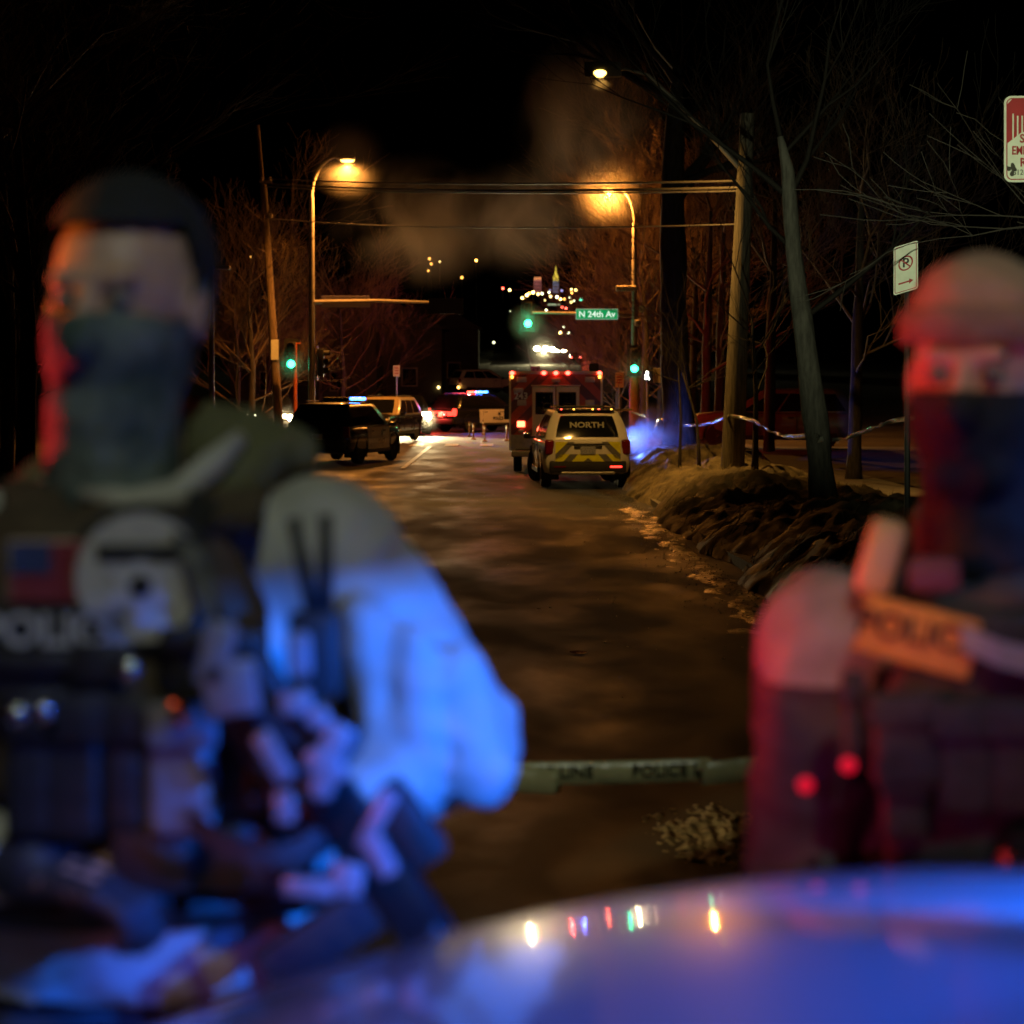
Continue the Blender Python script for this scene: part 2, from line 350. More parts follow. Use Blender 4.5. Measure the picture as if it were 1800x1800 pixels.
for i, (px, d, h, lab) in enumerate(((600, 104, 9, 'bushy bare tree dimly lit right of the left signal pole'), (440, 84, 9, 'bare tree left of the leaning wooden pole'), (415, 96, 9, 'farther bare tree left of the leaning wooden pole'), (470, 110, 9, 'bare tree behind the leaning wooden pole'), (560, 112, 8, 'bare tree behind the left street lamp pole'), (640, 118, 7, 'small bare tree above the tan roofed dark vehicle'),
                                      (40, 30, 9, 'dark bare tree at the left edge beside the masked person'), (10, 42, 11, 'farther dark bare tree at the left edge of the picture'))):
    x = (px - 900) * d / F; q = Vector((x, d, GZ(d) + .02)); rg2 = random.Random(120 + i)
    tree(lab, [q, q + Vector((.1, 0, h * .3)), q + Vector((-.1, 0, h * .7))], [.16, .12, .04], crownspec(rg2, 16, .15, 1, h * .3, .045, 4), 130 + i)

# ------------------------------------------------------------------ poles, lamps, signals
def cobra_head(parent, loc, axis, em, body, k=1.0):    # lamp head pointing along axis (unit, horizontal), returns head part
    ax = Vector(axis); rot = Vector((1, 0, 0)).rotation_difference(ax).to_matrix(); b = MB()
    b.rbox(Vector(loc), (.72, .30, .13 * k), .05, 2, rot); h = b.build('lamp_head', M[body], parent, smooth=True)
    e = MB(); e.ball(Vector((0, 0, 0)), (.27 * k, .14 * k, .11 * k)); vs = [rot @ v + Vector(loc) + ax * .06 + Vector((0, 0, -.075)) for v in e.v]
    MB().add(vs, e.f).build('lens', em, h, smooth=True); return h
def arc(p0, p1, rise, n=12):
    p0 = Vector(p0); p1 = Vector(p1); out = []
    for i in range(n + 1):
        t = i / n; a = t * math.pi / 2
        out.append(Vector((p0.x + (p1.x - p0.x) * (1 - math.cos(a)), p0.y + (p1.y - p0.y) * (1 - math.cos(a)), p0.z + (p1.z - p0.z) * math.sin(a))))
    return out
def signal_head(parent, loc, lit='green', face=Vector((0, -1, 0)), name='signal_head', sections=3, hh=.34):
    # facing along face; three sections
    rot = Vector((0, -1, 0)).rotation_difference(face).to_matrix(); L = Vector(loc)
    b = MB(); b.rbox((0, 0, 0), (.34, .22, hh * sections + .04), .03, 2, None); b.box((0, .13, 0), (.60, .015, hh * sections + .30))
    for v in b.v: v[:] = (rot @ v + L)
    h = b.build(name, M['dark'], parent, smooth=True)
    for k in range(sections):
        z = (sections - 1) / 2 * hh - k * hh; col = ('red', 'amber', 'green')[k]
        e = MB(); e.lathe([(.145, -.115), (.12, -.135), (.02, -.145)], 18, rot=Matrix.Rotation(R(-90), 3, 'X'))
        e.v = [rot @ (Vector((v.x, -abs(v.y), v.z)) + Vector((0, 0, z))) + L for v in e.v]
        e.build('lens', E['green'] if (lit == col) else M['dark'], h, smooth=True)
        vz = MB(); nn = 12; vz.grid([[Vector((.16 * math.cos(a), yv, z + .16 * math.sin(a))) for a in [math.pi * (-.12 + 1.24 * i / nn) for i in range(nn + 1)]] for yv in (-.11, -.33)])
        vz.v = [rot @ v + L for v in vz.v]; vz.build('visor', M['dark'], h)
    return h

# left junction pole: lamp + mast arm
d = 78; bx = P(548, 0, d).x
t = thing('signal_pole', 'tall curved pole with lit orange street lamp and mast arm, left of the road', 'street lamp', (bx, d, 0))
pl = MB(); pl.tube([(0, 0, 0), (0, 0, 5), (0, 0, 9.4)], [.14, .115, .09], 12); pl.rbox((0, 0, .25), (.4, .4, .5), .05); pl.build('pole', M['galv'], t, smooth=True)
lz = P(0, 278, d).z; lx = P(608, 0, d).x - bx
MB().tube(arc((0, 0, 9.35), (lx - .3, 0, lz + .05), 1) , .055, 8).build('lamp_arm', M['galv'], t, smooth=True)
cobra_head(t, (lx, 0, lz), (1, 0, 0), E['sodium'], 'galv'); lamp('SPOT', 'lamp_light', t, (lx + .05, 0, lz - .28), (1, .34, .05), 6000, .12, (lx + .3, -3, 0), 165, .6)
az = P(0, 531, d).z; ax_ = P(782, 0, d).x - bx
MB().tube([(0, 0, az), (ax_ * .5, 0, az + .05), (ax_, 0, az - .03)], [.08, .065, .045], 8).build('mast_arm', M['galv'], t, smooth=True)
sp = MB(); sp.rbox((P(607, 0, d).x - bx, .11, az + .02), (1.85, .02, .44), .006); sg = sp.build('street_sign', mat('sign_back', (.34, .30, .42), .5, metal=.2), t)
signal_head(t, (ax_ + .05, .05, az - .15), None, Vector((0, 1, 0)))
signal_head(t, (.35, 0, 3.1), None, Vector((1, 0, 0)))
# left short signal post
d = 81; bx = P(519, 0, d).x
t = thing('signal_post', 'short orange lit signal post with a green light left of the lamp pole', 'traffic signal', (bx, d, 0))
gz = P(0, 640, d).z; pb = MB(); pb.tube([(0, 0, 0), (0, 0, gz + .8)], .07, 10); pb.lathe([(.2, 0), (.2, .25), (.09, .4)], 12); pb.build('post', M['orange'], t, smooth=True)  # orange lamp light put into the post's colour
MB().rbox((0, 0, gz + .82), (.42, .05, .05), .01).build('bracket', M['orange'], t)
signal_head(t, (P(513, 0, d).x - bx, -.12, gz + .3 + .04), 'green'); lamp('SPOT', 'signal_light', t, (P(513, 0, d).x - bx, -.4, gz), (.02, 1, .4), 60, .1, (0, -20, 1), 150, .5)
# right junction pole
d = 88; bx = P(1115, 0, d).x
t = thing('signal_pole', 'pole with lit orange lamp, green signal and green street name sign, right', 'street lamp', (bx, d, 0))
pl = MB(); pl.tube([(0, 0, 0), (0, 0, 5), (0, 0, 9.2)], [.17, .13, .09], 12); pl.rbox((0, 0, .25), (.45, .45, .5), .05); pl.build('pole', M['galv'], t, smooth=True)
lz = P(0, 333, d).z; lx = P(1072, 0, d).x - bx
MB().tube(arc((0, 0, 9.15), (lx + .3, 0, lz + .05), 1), .055, 8).build('lamp_arm', M['galv'], t, smooth=True)
cobra_head(t, (lx, 0, lz), (-1, 0, 0), E['sodium'], 'galv'); lamp('POINT', 'lamp_light', t, (lx - .05, 0, lz - .2), (1, .33, .045), 10500, .12)
az = P(0, 551, d).z; ax_ = P(928, 0, d).x - bx
MB().tube([(0, 0, az - .12), (ax_ * .5, 0, az), (ax_, 0, az + .05)], [.08, .065, .045], 8).build('mast_arm', M['galv'], t, smooth=True)
s0 = P(1012, 543, d); s1 = P(1086, 562, d); sc_ = (s0 + s1) / 2 - Vector((bx, d, 0)); sw = s1.x - s0.x; sh = s0.z - s1.z
q = MB().rbox((sc_.x, -.13, sc_.z), (sw, .02, sh), .006).build('street_sign', mat('sign_border', (.6, .75, .62), .5), t)
q2 = MB().rbox((sc_.x, -.146, sc_.z), (sw - .07, .012, sh - .07), .004).build('sign_face', M['signgreen'], q)
text('N 24th Av', .36, emis('sign_lettering_glow', (.75, .95, .75), 1.0, False), q, (sc_.x, -.156, sc_.z - .01), (R(90), 0, 0), bold=.008, sx=1.02)
q2.data.materials[0] = emis('emissive_sign_green', (.002, .36, .10), .8, False); q.data.materials[0] = emis('emissive_sign_border', (.45, .75, .5), .4, False)  # sign face and border emit their own colour
gz = P(0, 568, d).z; signal_head(t, (ax_, -.1, gz + .34), 'green', hh=.36); lamp('POINT', 'signal_light', t, (ax_, -.55, gz), (.02, 1, .4), 90, .1)
gz2 = P(0, 648, d).z; signal_head(t, (-.02, -.32, gz2 + .34), 'green'); lamp('POINT', 'signal_light', t, (-.02, -.75, gz2), (.02, 1, .4), 8, .1)
MB().rbox((.32, -.1, P(0, 543, d).z), (.22, .03, .30), .005).build('notice_plate', M['signwhite'], t)
cb_ = MB().rbox((-.35, 0, P(0, 507, d).z), (.9, .3, .25), .05); cb_.build('camera_box', M['galv'], t)
MB().rbox((.12, -.15, P(0, 568, d).z), (.25, .25, .3), .06).build('bell_housing', M['galv'], t)
MB().lathe([(.22, 0), (.22, 2.0), (.18, 2.55)], 14).build('orange_light_sleeve', M['orange'], t, smooth=True)  # coloured sleeve stands in for orange light on the lower pole
# pedestrian signal
d = 86; q = P(1138, 660, d)
t = thing('pedestrian_signal', 'small post with a white lit walk signal right of the orange pole', 'traffic signal', (q.x, d, 0))
MB().tube([(0, 0, 0), (0, 0, q.z)], .05, 8).build('post', M['galv'], t); h = MB().rbox((0, -.12, q.z), (.42, .2, .46), .03).build('signal_box', M['dark'], t)
pw = MB(); pw.ball((-.03, -.23, q.z + .13), (.045, .02, .045)); pw.tube([(0, -.23, q.z + .08), (-.02, -.23, q.z - .03), (.06, -.23, q.z - .17)], .03, 6); pw.tube([(-.02, -.23, q.z - .03), (-.10, -.23, q.z - .16)], .03, 6); pw.tube([(-.0, -.23, q.z + .07), (-.12, -.23, q.z)], .025, 6); pw.build('walking_symbol', E['white'], h)
MB().rbox((.42, -.05, q.z), (.36, .02, .62), .006).build('notice_plate', M['signwhite'], t)

# wooden pole with LED lamp on the right verge
d = 39.5; q = P(1287, 0, d); bz = bankz(q.x, d); base = Vector((q.x, d, bz))
t = thing('utility_pole', 'pale wooden utility pole rising from the snow bank, carrying the bright yellow lamp', 'pole', base)
top = P(1314, 200, d); pts = [base - Vector((0, 0, .2)), P(1297, 600, d), P(1305, 400, d), top]
fine = [pts[0].lerp(pts[1], i / 8) for i in range(8)] + [pts[1].lerp(pts[3], i / 12) for i in range(13)]
MB().tube([p - base for p in fine], [.235 - .1 * i / 20 for i in range(21)], 14).build('shaft', mat('pale_pole_wood', (.19, .165, .12), .85, scale=5, stretch=(6, 6, .4), bump=1., col2=(.07, .06, .042)), t, smooth=True)
lp = P(1060, 122, d); jt = P(1304, 300, d)
arm = [jt - base, P(1250, 240, d) - base, P(1190, 180, d) - base, P(1140, 132, d) - base, P(1098, 121, d) - base, lp - base + Vector((.35, 0, 0))]
MB().tube(arm, [.05, .045, .04, .035, .03, .03], 8).build('lamp_arm', M['galv'], t, smooth=True)
cobra_head(t, lp - base, (-1, 0, 0), E['led'], 'galv', .6); lamp('SPOT', 'lamp_light', t, lp - base + Vector((-.05, 0, -.13)), (1, .50, .10), 5200, .08, lp - base + Vector((.5, 1.6, -6)), 128, 1.0)
rpole = top
# leaning wooden pole on the left
d = 82; base = Vector((P(492, 0, d).x, d, 0)); topp = P(453, 220, d)
t = thing('utility_pole', 'leaning brown wooden utility pole left of the street lamp, with wires', 'pole', base)
knee = P(463, 325, d); pl = MB(); ln = [base - Vector((0, 0, .2))] + [base.lerp(knee, i / 10) for i in range(1, 11)]
pl.tube([p - base for p in ln], [.19 - .05 * i / 10 for i in range(11)], 12); pl.build('shaft', M['wood'], t, smooth=True)
MB().tube([knee - base - Vector((0, 0, .3)), P(457, 270, d) - base, topp - base], [.09, .08, .075], 10).build('top_extension', M['wood'], t, smooth=True)
br = MB(); a_ = P(463, 322, d) - base
br.rbox(a_ + Vector((.1, -.1, .05)), (.5, .08, .1), .01); 
for k in (-.05, .28): br.lathe([(.05, 0), (.06, .06), (.03, .14)], 8, c=a_ + Vector((k, -.1, .1)))
br.build('insulator_bracket', M['galv'], t)
MB().rbox(P(484, 615, d) - base + Vector((0, -.2, 0)), (.30, .03, .8), .006).build('notice_plate', M['signwhite'], t)
MB().rbox(P(466, 380, d) - base + Vector((.2, 0, 0)), (.2, .15, .2), .03).build('junction_box', M['galv'], t)
for k, (pa, pb_, sag, rr) in enumerate(((314, 318, .12, .026), (322, 330, .15, .034), (328, 336, .12, .022), (383, 394, .2, .018))):
    a = P(466, pa, 82); b_ = P(1312, pb_, 39.5)
    pts = [a.lerp(b_, i / 40) - Vector((0, 0, 4 * sag * (i / 40) * (1 - i / 40))) for i in range(41)]
    o = MB().tube(pts, rr, 6).build('overhead_wire', M['wire'], smooth='all', fix=False)
    tag(o, ['topmost overhead wire crossing the street between the wooden poles', 'second overhead wire from the top crossing the street', 'third overhead wire from the top crossing the street', 'lowest thin overhead wire crossing the street'][k], 'wire', 'overhead wires')
# dim unlit lamp left behind the first person
d = 60; q = P(372, 472, d); t = thing('street_lamp', 'dim unlit street lamp just right of the masked head', 'street lamp', (q.x, d, 0))
MB().tube([(0, 0, 0), (0, 0, q.z)], [.1, .06], 10).build('pole', M['galv'], t, smooth=True); MB().rbox((.25, 0, q.z + .03), (.6, .22, .12), .05).build('lamp_head', M['galv'], t, smooth=True)

# ------------------------------------------------------------------ signs
def rr_poly(w_, h_, r, n=5):
    out = []
    for cx, cz, a0 in ((w_ / 2 - r, h_ / 2 - r, 0), (-w_ / 2 + r, h_ / 2 - r, 90), (-w_ / 2 + r, -h_ / 2 + r, 180), (w_ / 2 - r, -h_ / 2 + r, 270)):
        for i in range(n + 1):
            a = R(a0 + 90 * i / n); out.append((cx + r * math.cos(a), cz + r * math.sin(a)))
    return out
d = 14.6; q = P(1822, 244, d); gz = GZ(d) + bank(q.x, d)
t = thing('emergency_route_sign', 'red and white snow emergency route sign cut by the right edge of the picture', 'sign', (q.x, d, gz), R(-4))
z = q.z - gz; s = .61 / .61; W_, H_ = .455, .615
MB().tube([(.0, .05, -.3), (.0, .05, z + .30)], .03, 8).build('post', M['darkpost'], t, smooth=True)
pn = MB().prism([(a, b_ + z) for a, b_ in rr_poly(W_, H_, .05)], .002, .008, 'xz').build('panel', M['signwhite'], t)
def flat(poly, y, m, nm, par, th=.0015):
    return MB().prism([(a, b_ + z) for a, b_ in poly], y, y - th, 'xz').build(nm, m, par)
def ringpoly(w_, h_, r, wd, y, m, nm, par):
    o_ = rr_poly(w_, h_, r); i_ = rr_poly(w_ - 2 * wd, h_ - 2 * wd, max(.005, r - wd)); b = MB(); n = len(o_)
    vs = [(a, y, b_ + z) for a, b_ in o_] + [(a, y, b_ + z) for a, b_ in i_]
    b.add(vs, [(k, (k + 1) % n, (k + 1) % n + n, k + n) for k in range(n)]); return b.build(nm, m, par)
ringpoly(W_ - .03, H_ - .03, .04, .008, -.0015, M['signred'], 'border', pn)
red_p = [(-.205, .06), (-.205, .25), (-.17, .287), (.17, .287), (.205, .25), (.205, .06), (.205, -.02), (.10, .05), (-.06, .05), (-.10, .05), (-.205, -.03)]
flat(red_p, 0, M['signred'], 'red_field', pn)
for k, hh in enumerate((.18, .165, .165)): flat([(-.165 + .032 * k - .005, .0 + .01 * k), (-.165 + .032 * k + .005, .0 + .01 * k), (-.165 + .032 * k + .005, hh), (-.165 + .032 * k - .005, hh)], -.002, M['signwhite'], 'skyline_bar', pn)
flat([(-.08, .05), (-.08, .19), (-.055, .19), (-.055, .235), (-.025, .265), (.02, .265), (.06, .22), (.1, .22), (.1, .05)], -.002, M['signwhite'], 'plough_emblem', pn)
flat([(-.07, .19), (-.07, .215), (.04, .215), (.04, .19)], -.004, M['signred'], 'emblem_stripe', pn)
text('SNOW', .085, M['signred'], pn, (0, -.003, z + .0), (R(90), 0, 0), sx=.9, bold=.002)
text('EMERGENCY', .085, M['signred'], pn, (0.0, -.003, z - .085), (R(90), 0, 0), sx=.72, bold=.002)
text('ROUTE', .085, M['signred'], pn, (0, -.003, z - .17), (R(90), 0, 0), sx=.85, bold=.002)
text('612-348-SNOW', .055, M['ink'], pn, (0, -.003, z - .24), (R(90), 0, 0), sx=.9)
st_ = MB(); r3 = random.Random(5)
for k in range(14): st_.lathe([(r3.uniform(.006, .018), 0), (.004, .0006)], 7, c=(-.17 + r3.gauss(0, .016), -.002, z - .205 + r3.gauss(0, .02)), rot=Matrix.Rotation(R(90), 3, 'X'))
st_.build('grime_spots', mat('grime', (.06, .055, .04), .8), pn)
# no parking sign
d = 17; q = P(1592, 471, d); gz = bankz(q.x, d)
t = thing('no_parking_sign', 'narrow white no parking sign with red arrow and twig shadows, above the right person', 'sign', (q.x, d, gz), R(-25))
z = q.z - gz; W_, H_ = .205, .40
MB().tube([(.0, .05, -.3), (.0, .05, z + .19)], .025, 8).build('post', M['darkpost'], t, smooth=True)
pn = MB().prism([(a, b_ + z) for a, b_ in rr_poly(W_, H_, .02)], .002, .008, 'xz').build('panel', M['signwhite'], t)
ringpoly(W_ - .02, H_ - .02, .015, .006, -.0015, M['signred'], 'border', pn)
cr = MB(); nn = 28
cr.add([(.062 * math.cos(2 * math.pi * k / nn), -.002, z + .04 + .062 * math.sin(2 * math.pi * k / nn)) for k in range(nn)] + [(.05 * math.cos(2 * math.pi * k / nn), -.002, z + .04 + .05 * math.sin(2 * math.pi * k / nn)) for k in range(nn)], [(k, (k + 1) % nn, (k + 1) % nn + nn, k + nn) for k in range(nn)])
cr.box((0, -.003, z + .04), (.11, .0015, .011), Matrix.Rotation(R(45), 3, 'Y')); cr.build('prohibition_ring', M['signred'], pn)
text('P', .11, M['ink'], pn, (0, -.0015, z + .04), (R(90), 0, 0), bold=.002)
arrow_ = MB().prism([(a, b_ + z) for a, b_ in ((-.06, -.125), (.03, -.125), (.03, -.14), (.065, -.118), (.03, -.096), (.03, -.111), (-.06, -.111))], -.0015, -.003, 'xz').build('arrow', M['signred'], pn)
for o_ in [pn] + list(pn.children):       # the plate is bent: its right side sits higher
    for v in o_.data.vertices: v.co.z += .28 * (v.co.x + o_.location.x) if o_.name.split('.')[0] != 'lettering' else .28 * v.co.x * 0
# twiggy bush whose shadow falls on the sign, near the camera, out of frame
tree('twiggy street tree beyond the right edge, whose twigs shade the no parking sign', [Vector((4.75, 14.6, GZ(14.6) + .05)), Vector((4.7, 14.6, 3.2)), Vector((4.6, 14.7, 6))], [.14, .11, .05],
     [(.54, (-1, .35, .05), 1.15, .022, 3), (.50, (-1, .45, .16), .95, .018, 2)], 400, name='young_tree', tw='shadetwig')
# small signs around the junction
for px, py, d, h_, w_, m_, lab in ((697, 652, 92, .5, .3, 'signwhite', 'small narrow sign on a post above the dark parked vehicle'), (1089, 668, 84, .62, .36, 'signwhite', 'pink lit rectangular sign on a post right of the ambulance'), (941, 652, 120, .55, .55, 'signwhite', 'small square pink lit route sign seen over the ambulance roof')):
    q = P(px, py, d); t = thing('post_sign', lab, 'sign', (q.x, d, GZ(d)))
    zz = q.z - GZ(d); MB().tube([(0, .04, 0), (0, .04, zz + h_ / 2)], .03, 8).build('post', M['steel'], t); pn = MB().rbox((0, 0, zz), (w_, .012, h_), .005).build('panel', mat('pink_lit_panel', (.62, .34, .32), .5), t)  # pink light put into the panel colour
    if px == 941: text('17', .42, M['ink'], pn, (0, -.01, zz), (R(90), 0, 0), bold=.01)
    else:
        for k in range(3): MB().box((0, -.008, zz + .13 - .12 * k), (w_ * .6, .003, .05)).build('text_line', M['signred'], pn)
for i, (px, d) in enumerate(((825, 88), (832, 84), (852, 81), (891, 82), (849, 92))):
    q = P(px, 0, d); t = thing('bollard', 'slim flexible lane post in the row left of the ambulance', 'bollard', (q.x, d, .01), 0, 'lane posts by the ambulance')
    MB().lathe([(.12, 0), (.11, .04), (.035, .07), (.035, .62), (.02, .65)], 12).build('post', mat('faded_brown_plastic', (.30, .16, .07), .6), t, smooth=True); MB().lathe([(.04, .48), (.04, .57)], 12).build('reflective_band', M['signwhite'], t)

# ------------------------------------------------------------------ vehicles (local +X is forward)
ST = [(-2.50, .74, .50, .92), (-2.47, .86, .40, 1.00), (-2.38, .945, .35, 1.06), (-2.1, .985, .31, 1.09), (-1.0, 1.0, .28, 1.09), (.2, 1.0, .28, 1.07), (.95, .995, .28, 1.07), (1.25, .985, .28, 1.09), (1.7, .975, .29, 1.07), (2.1, .955, .31, 1.02), (2.32, .90, .36, .96), (2.45, .80, .42, .86), (2.50, .66, .48, .76)]
def interp(tab, x):
    for a, b in zip(tab, tab[1:]):
        if x <= b[0]:
            f = (x - a[0]) / (b[0] - a[0]); return [p + (q - p) * f for p, q in zip(a, b)]
    return list(tab[-1])
def section(x, hw, zb, zt):
    half = [(0, zb), (hw * .80, zb), (hw * .94, zb + .05), (hw * .985, zb + .18), (hw, zb + (zt - zb) * .55), (hw * .985, zt - .16), (hw * .96, zt - .07), (hw * .89, zt - .012), (hw * .6, zt + .015), (0, zt + .03)]
    return [(x, y, z) for y, z in half] + [(x, -y, z) for y, z in half[-2:0:-1]]
CAB = dict(b=(1.22, -2.40, .93), t=(.30, -2.02, .70), z0=1.04, z1=1.70)
def cabpt(c, face, u, v, off=0.):
    f0, r0, w0 = c['b']; f1, r1, w1 = c['t']; bulge = .06 * math.sin(math.pi * min(1, max(0, v)) * .9)
    f = f0 + (f1 - f0) * v; r = r0 + (r1 - r0) * v - bulge * .4; wd = w0 + (w1 - w0) * v + bulge * .7; z = c['z0'] + (c['z1'] - c['z0']) * v
    if face in ('l', 'r'):
        s = 1 if face == 'l' else -1; return Vector((r + (f - r) * u, s * (wd + off), z + off * .25))
    if face == 'f': return Vector((f + off * .6 - .05 * (2 * u - 1) ** 2, (2 * u - 1) * (wd - .03), z + off * .7))
    return Vector((r - off + .04 * (2 * u - 1) ** 2, (2 * u - 1) * (wd - .03), z + off * .3))
def pane(c, face, u0, u1, v0, v1, name, m, par, n=6, off=.006, skew=(0, 0)):
    b = MB(); rows = []
    for j in range(n + 1):
        v = v0 + (v1 - v0) * j / n; ua = u0 + skew[0] * j / n; ub = u1 + skew[1] * j / n
        rows.append([cabpt(c, face, ua + (ub - ua) * i / n, v, off) for i in range(n + 1)])
    b.grid(rows); o = b.build(name, m, par, smooth='all'); return o
def wheel(par, x, y, steer=0, r=.385, hub='dark'):
    s = 1 if y > 0 else -1; rot = Matrix.Rotation(R(steer), 3, 'Z') @ Matrix.Rotation(R(-90 * s), 3, 'X')
    b = MB(); b.lathe([(r * .62, -.10), (r * .93, -.11), (r, -.075), (r, .075), (r * .93, .11), (r * .62, .105)], 28, c=(x, y, r), rot=rot)
    t = b.build('tyre', M['rubber'], par, smooth=True)
    q = MB(); q.lathe([(r * .63, .02), (r * .63, .106), (r * .56, .10), (r * .5, .06), (.10, .075), (.06, .105), (.02, .11)], 24, c=(x, y, r), rot=rot)
    for k in range(5):
        a = 2 * math.pi * k / 5; q.box(Vector((x, y, r)) + rot @ Vector((math.cos(a) * r * .33, math.sin(a) * r * .33, .085)), (r * .5, .06, .03), rot @ Matrix.Rotation(a, 3, 'Z'))
    q.build('rim', M['steel' if hub != 'dark' else 'dark'], t, smooth=True); return t
def lightbar(par, z, red_on=True, blue_on=True, x=-.2, w_=.60, nblue=None):
    base = MB().rbox((x, 0, z), (.30, 2 * w_, .05), .015).build('light_bar', M['dark'], par, smooth=True)
    n = 6
    for k in range(n):
        y = -w_ + 2 * w_ * (k + .5) / n; side_red = y > 0
        on = red_on if side_red else blue_on
        MB().rbox((x, y, z + .065), (.28, 2 * w_ / n - .015, .08), .02).build('light_module', (E['red'] if side_red else E['blue']) if on else M['dark'], base, smooth=True)
    return base
HB = (.28, .36, .14)
def suv(label, loc, rotz, paint='white', roof=None, name='suv', police=False, bar=None, head=False, tail=False, steer=0, st=None, cab=None, door=None, rails=True, cat='car', hub='dark', taillamp=None, hood=True, plate=True, bumperm='dark', glassm='glass', group=None):
    st = st or ST; c = cab or CAB
    t = thing(name, label, cat, loc, rotz, group)
    b = MB(); n = 64
    b.grid([section(*( [st[0][0] + (st[-1][0] - st[0][0]) * i / n] + interp(st, st[0][0] + (st[-1][0] - st[0][0]) * i / n)[1:])) for i in range(n + 1)], closed=True, cap=True)
    body = b.build('body', M[paint], t, smooth=True)
    cut = MB()
    for x in (-1.48, 1.52):
        for s in (1, -1): cut.cyl((x, s * .66, .40), (x, s * 1.2, .40), .455, 32)
    co = cut.build('cutter', M['dark']); md = body.modifiers.new('wells', 'BOOLEAN'); md.object = co; md.operation = 'DIFFERENCE'; md.solver = 'EXACT'
    bake(body); bpy.data.objects.remove(co)
    # wheel well liners
    for x in (-1.48, 1.52):
        for s in (1, -1):
            l = MB(); l.grid([[(x + .46 * math.cos(a), s * yv, .40 + .46 * math.sin(a)) for a in [math.pi * (-.15 + 1.3 * k / 16) for k in range(17)]] for yv in (.60, 1.004)]); l.build('wheel_arch', M['dark'], body)
    # cabin shell
    cb = MB(); rows = []
    nv = 10
    for j in range(nv + 1):
        v = j / nv; ring = []
        for i in range(9): ring.append(cabpt(c, 'l', i / 8, v))
        for i in range(1, 8): ring.append(cabpt(c, 'f', 1 - i / 8, v))
        for i in range(9): ring.append(cabpt(c, 'r', 1 - i / 8, v))
        for i in range(1, 8): ring.append(cabpt(c, 'b', i / 8, v))
        rows.append(ring)
    rp = [Vector(p) for p in rows[-1]]; cen = sum(rp, Vector()) / len(rp)
    for f_, dz in ((.93, .035), (.75, .055), (.4, .065), (.05, .07)): rows.append([Vector((cen.x + (p.x - cen.x) * f_, p.y * f_, c['z1'] + dz)) for p in rp])
    cb.grid(rows, closed=True, cap=True)
    shell = cb.build('cabin', M[roof or paint], t, smooth='all')
    g = M[glassm]
    pane(c, 'f', .05, .95, .12, .93, 'windshield', g, t)
    rw = pane(c, 'b', .07, .93, .16, .88, 'rear_window', g, t)
    for s in ('l', 'r'):
        pane(c, s, .64, .93, .10, .88, 'side_window', g, t, skew=(0.0, -.08))
        pane(c, s, .355, .62, .10, .88, 'side_window', g, t); pane(c, s, .07, .335, .12, .86, 'side_window', g, t, skew=(.04, 0))
    # trim
    for s in (1, -1):
        MB().rbox((0, s * 1.0, .36), (2.0, .04, .12), .015).build('sill', M['dark'], t)
        m_ = MB(); m_.rbox((1.02, s * 1.11, 1.10), (.14, .2, .15), .04); m_.box((1.0, s * .98, 1.06), (.06, .14, .05)); m_.build('mirror', M['black' if paint in ('black', 'white') else paint], t, smooth=True)
        tl = MB(); tl.rbox((-2.40, s * .845, .93), (.16, .20, .34), .05, 3); tl.build('taillight', taillamp or (E['tail'] if tail else M['redlens']), t, smooth=True)
        hl = MB(); hl.rbox((2.28, s * .74, .85), (.30, .42, .30) if head else HB, .07, 3); hl.build('headlight', E['head'] if head else M['lens_off'], t, smooth=True)
        for xx in (-.72, .36, 1.0): MB().box((xx, s * 1.0, .74), (.012, .012, .52)).build('door_seam', M['dark'], body)
        for xx in (-.55, .50): MB().rbox((xx, s * 1.005, .93), (.17, .03, .035), .01).build('door_handle', M['dark'], t)
        if rails: MB().tube([(.05, s * .63, 1.77), (0, s * .63, 1.80), (-1.75, s * .63, 1.80), (-1.8, s * .63, 1.77)], .018, 6).build('roof_rail', M['dark'], t)
        if door:
            b = MB(); b.grid([[(x_, s * (interp(st, x_)[1] * k_ + .007), z_) for z_, k_ in ((.36, .98), (.55, .998), (.72, 1.), (.90, .99), (1.05, .955))] for x_ in [-.95 + 2.0 * i / 8 for i in range(9)]]); dr = b.build('door', M[door], t, smooth='all')
            if police:
                text('POLICE', .20, M['black'], dr, (.2, s * 1.02, .62), (R(90), 0, R(180) if s > 0 else 0), bold=.006)
                sb = MB(); sb.add([Vector((.28 + (.16 if k % 2 else .07) * math.sin(math.pi * k / 5), s * 1.018, .84 + (.13 if k % 2 else .06) * math.cos(math.pi * k / 5))) for k in range(10)], [tuple(range(10))]); sb.build('star_emblem', M['black'], dr)
    MB().rbox((-2.47, 0, .50), (.10, 1.70, .26), .04).build('rear_bumper', M[bumperm], t, smooth=True)
    MB().rbox((2.44, 0, .50), (.12, 1.55, .26), .05).build('front_bumper', M[bumperm], t, smooth=True)
    MB().rbox((2.47, 0, .76), (.06, .98, .20), .03).build('grille', M['dark'], t, smooth=True)
    if plate: MB().rbox((-2.515, 0, .80), (.012, .32, .16), .004).build('license_plate', M['lens_off'], t)
    for x, st_r in ((-1.48, 0), (1.52, steer)):
        for s in (1, -1): wheel(t, x, s * .865, st_r, hub=hub)
    if bar: lightbar(t, 1.80, *bar)
    return t

AW = R(90)
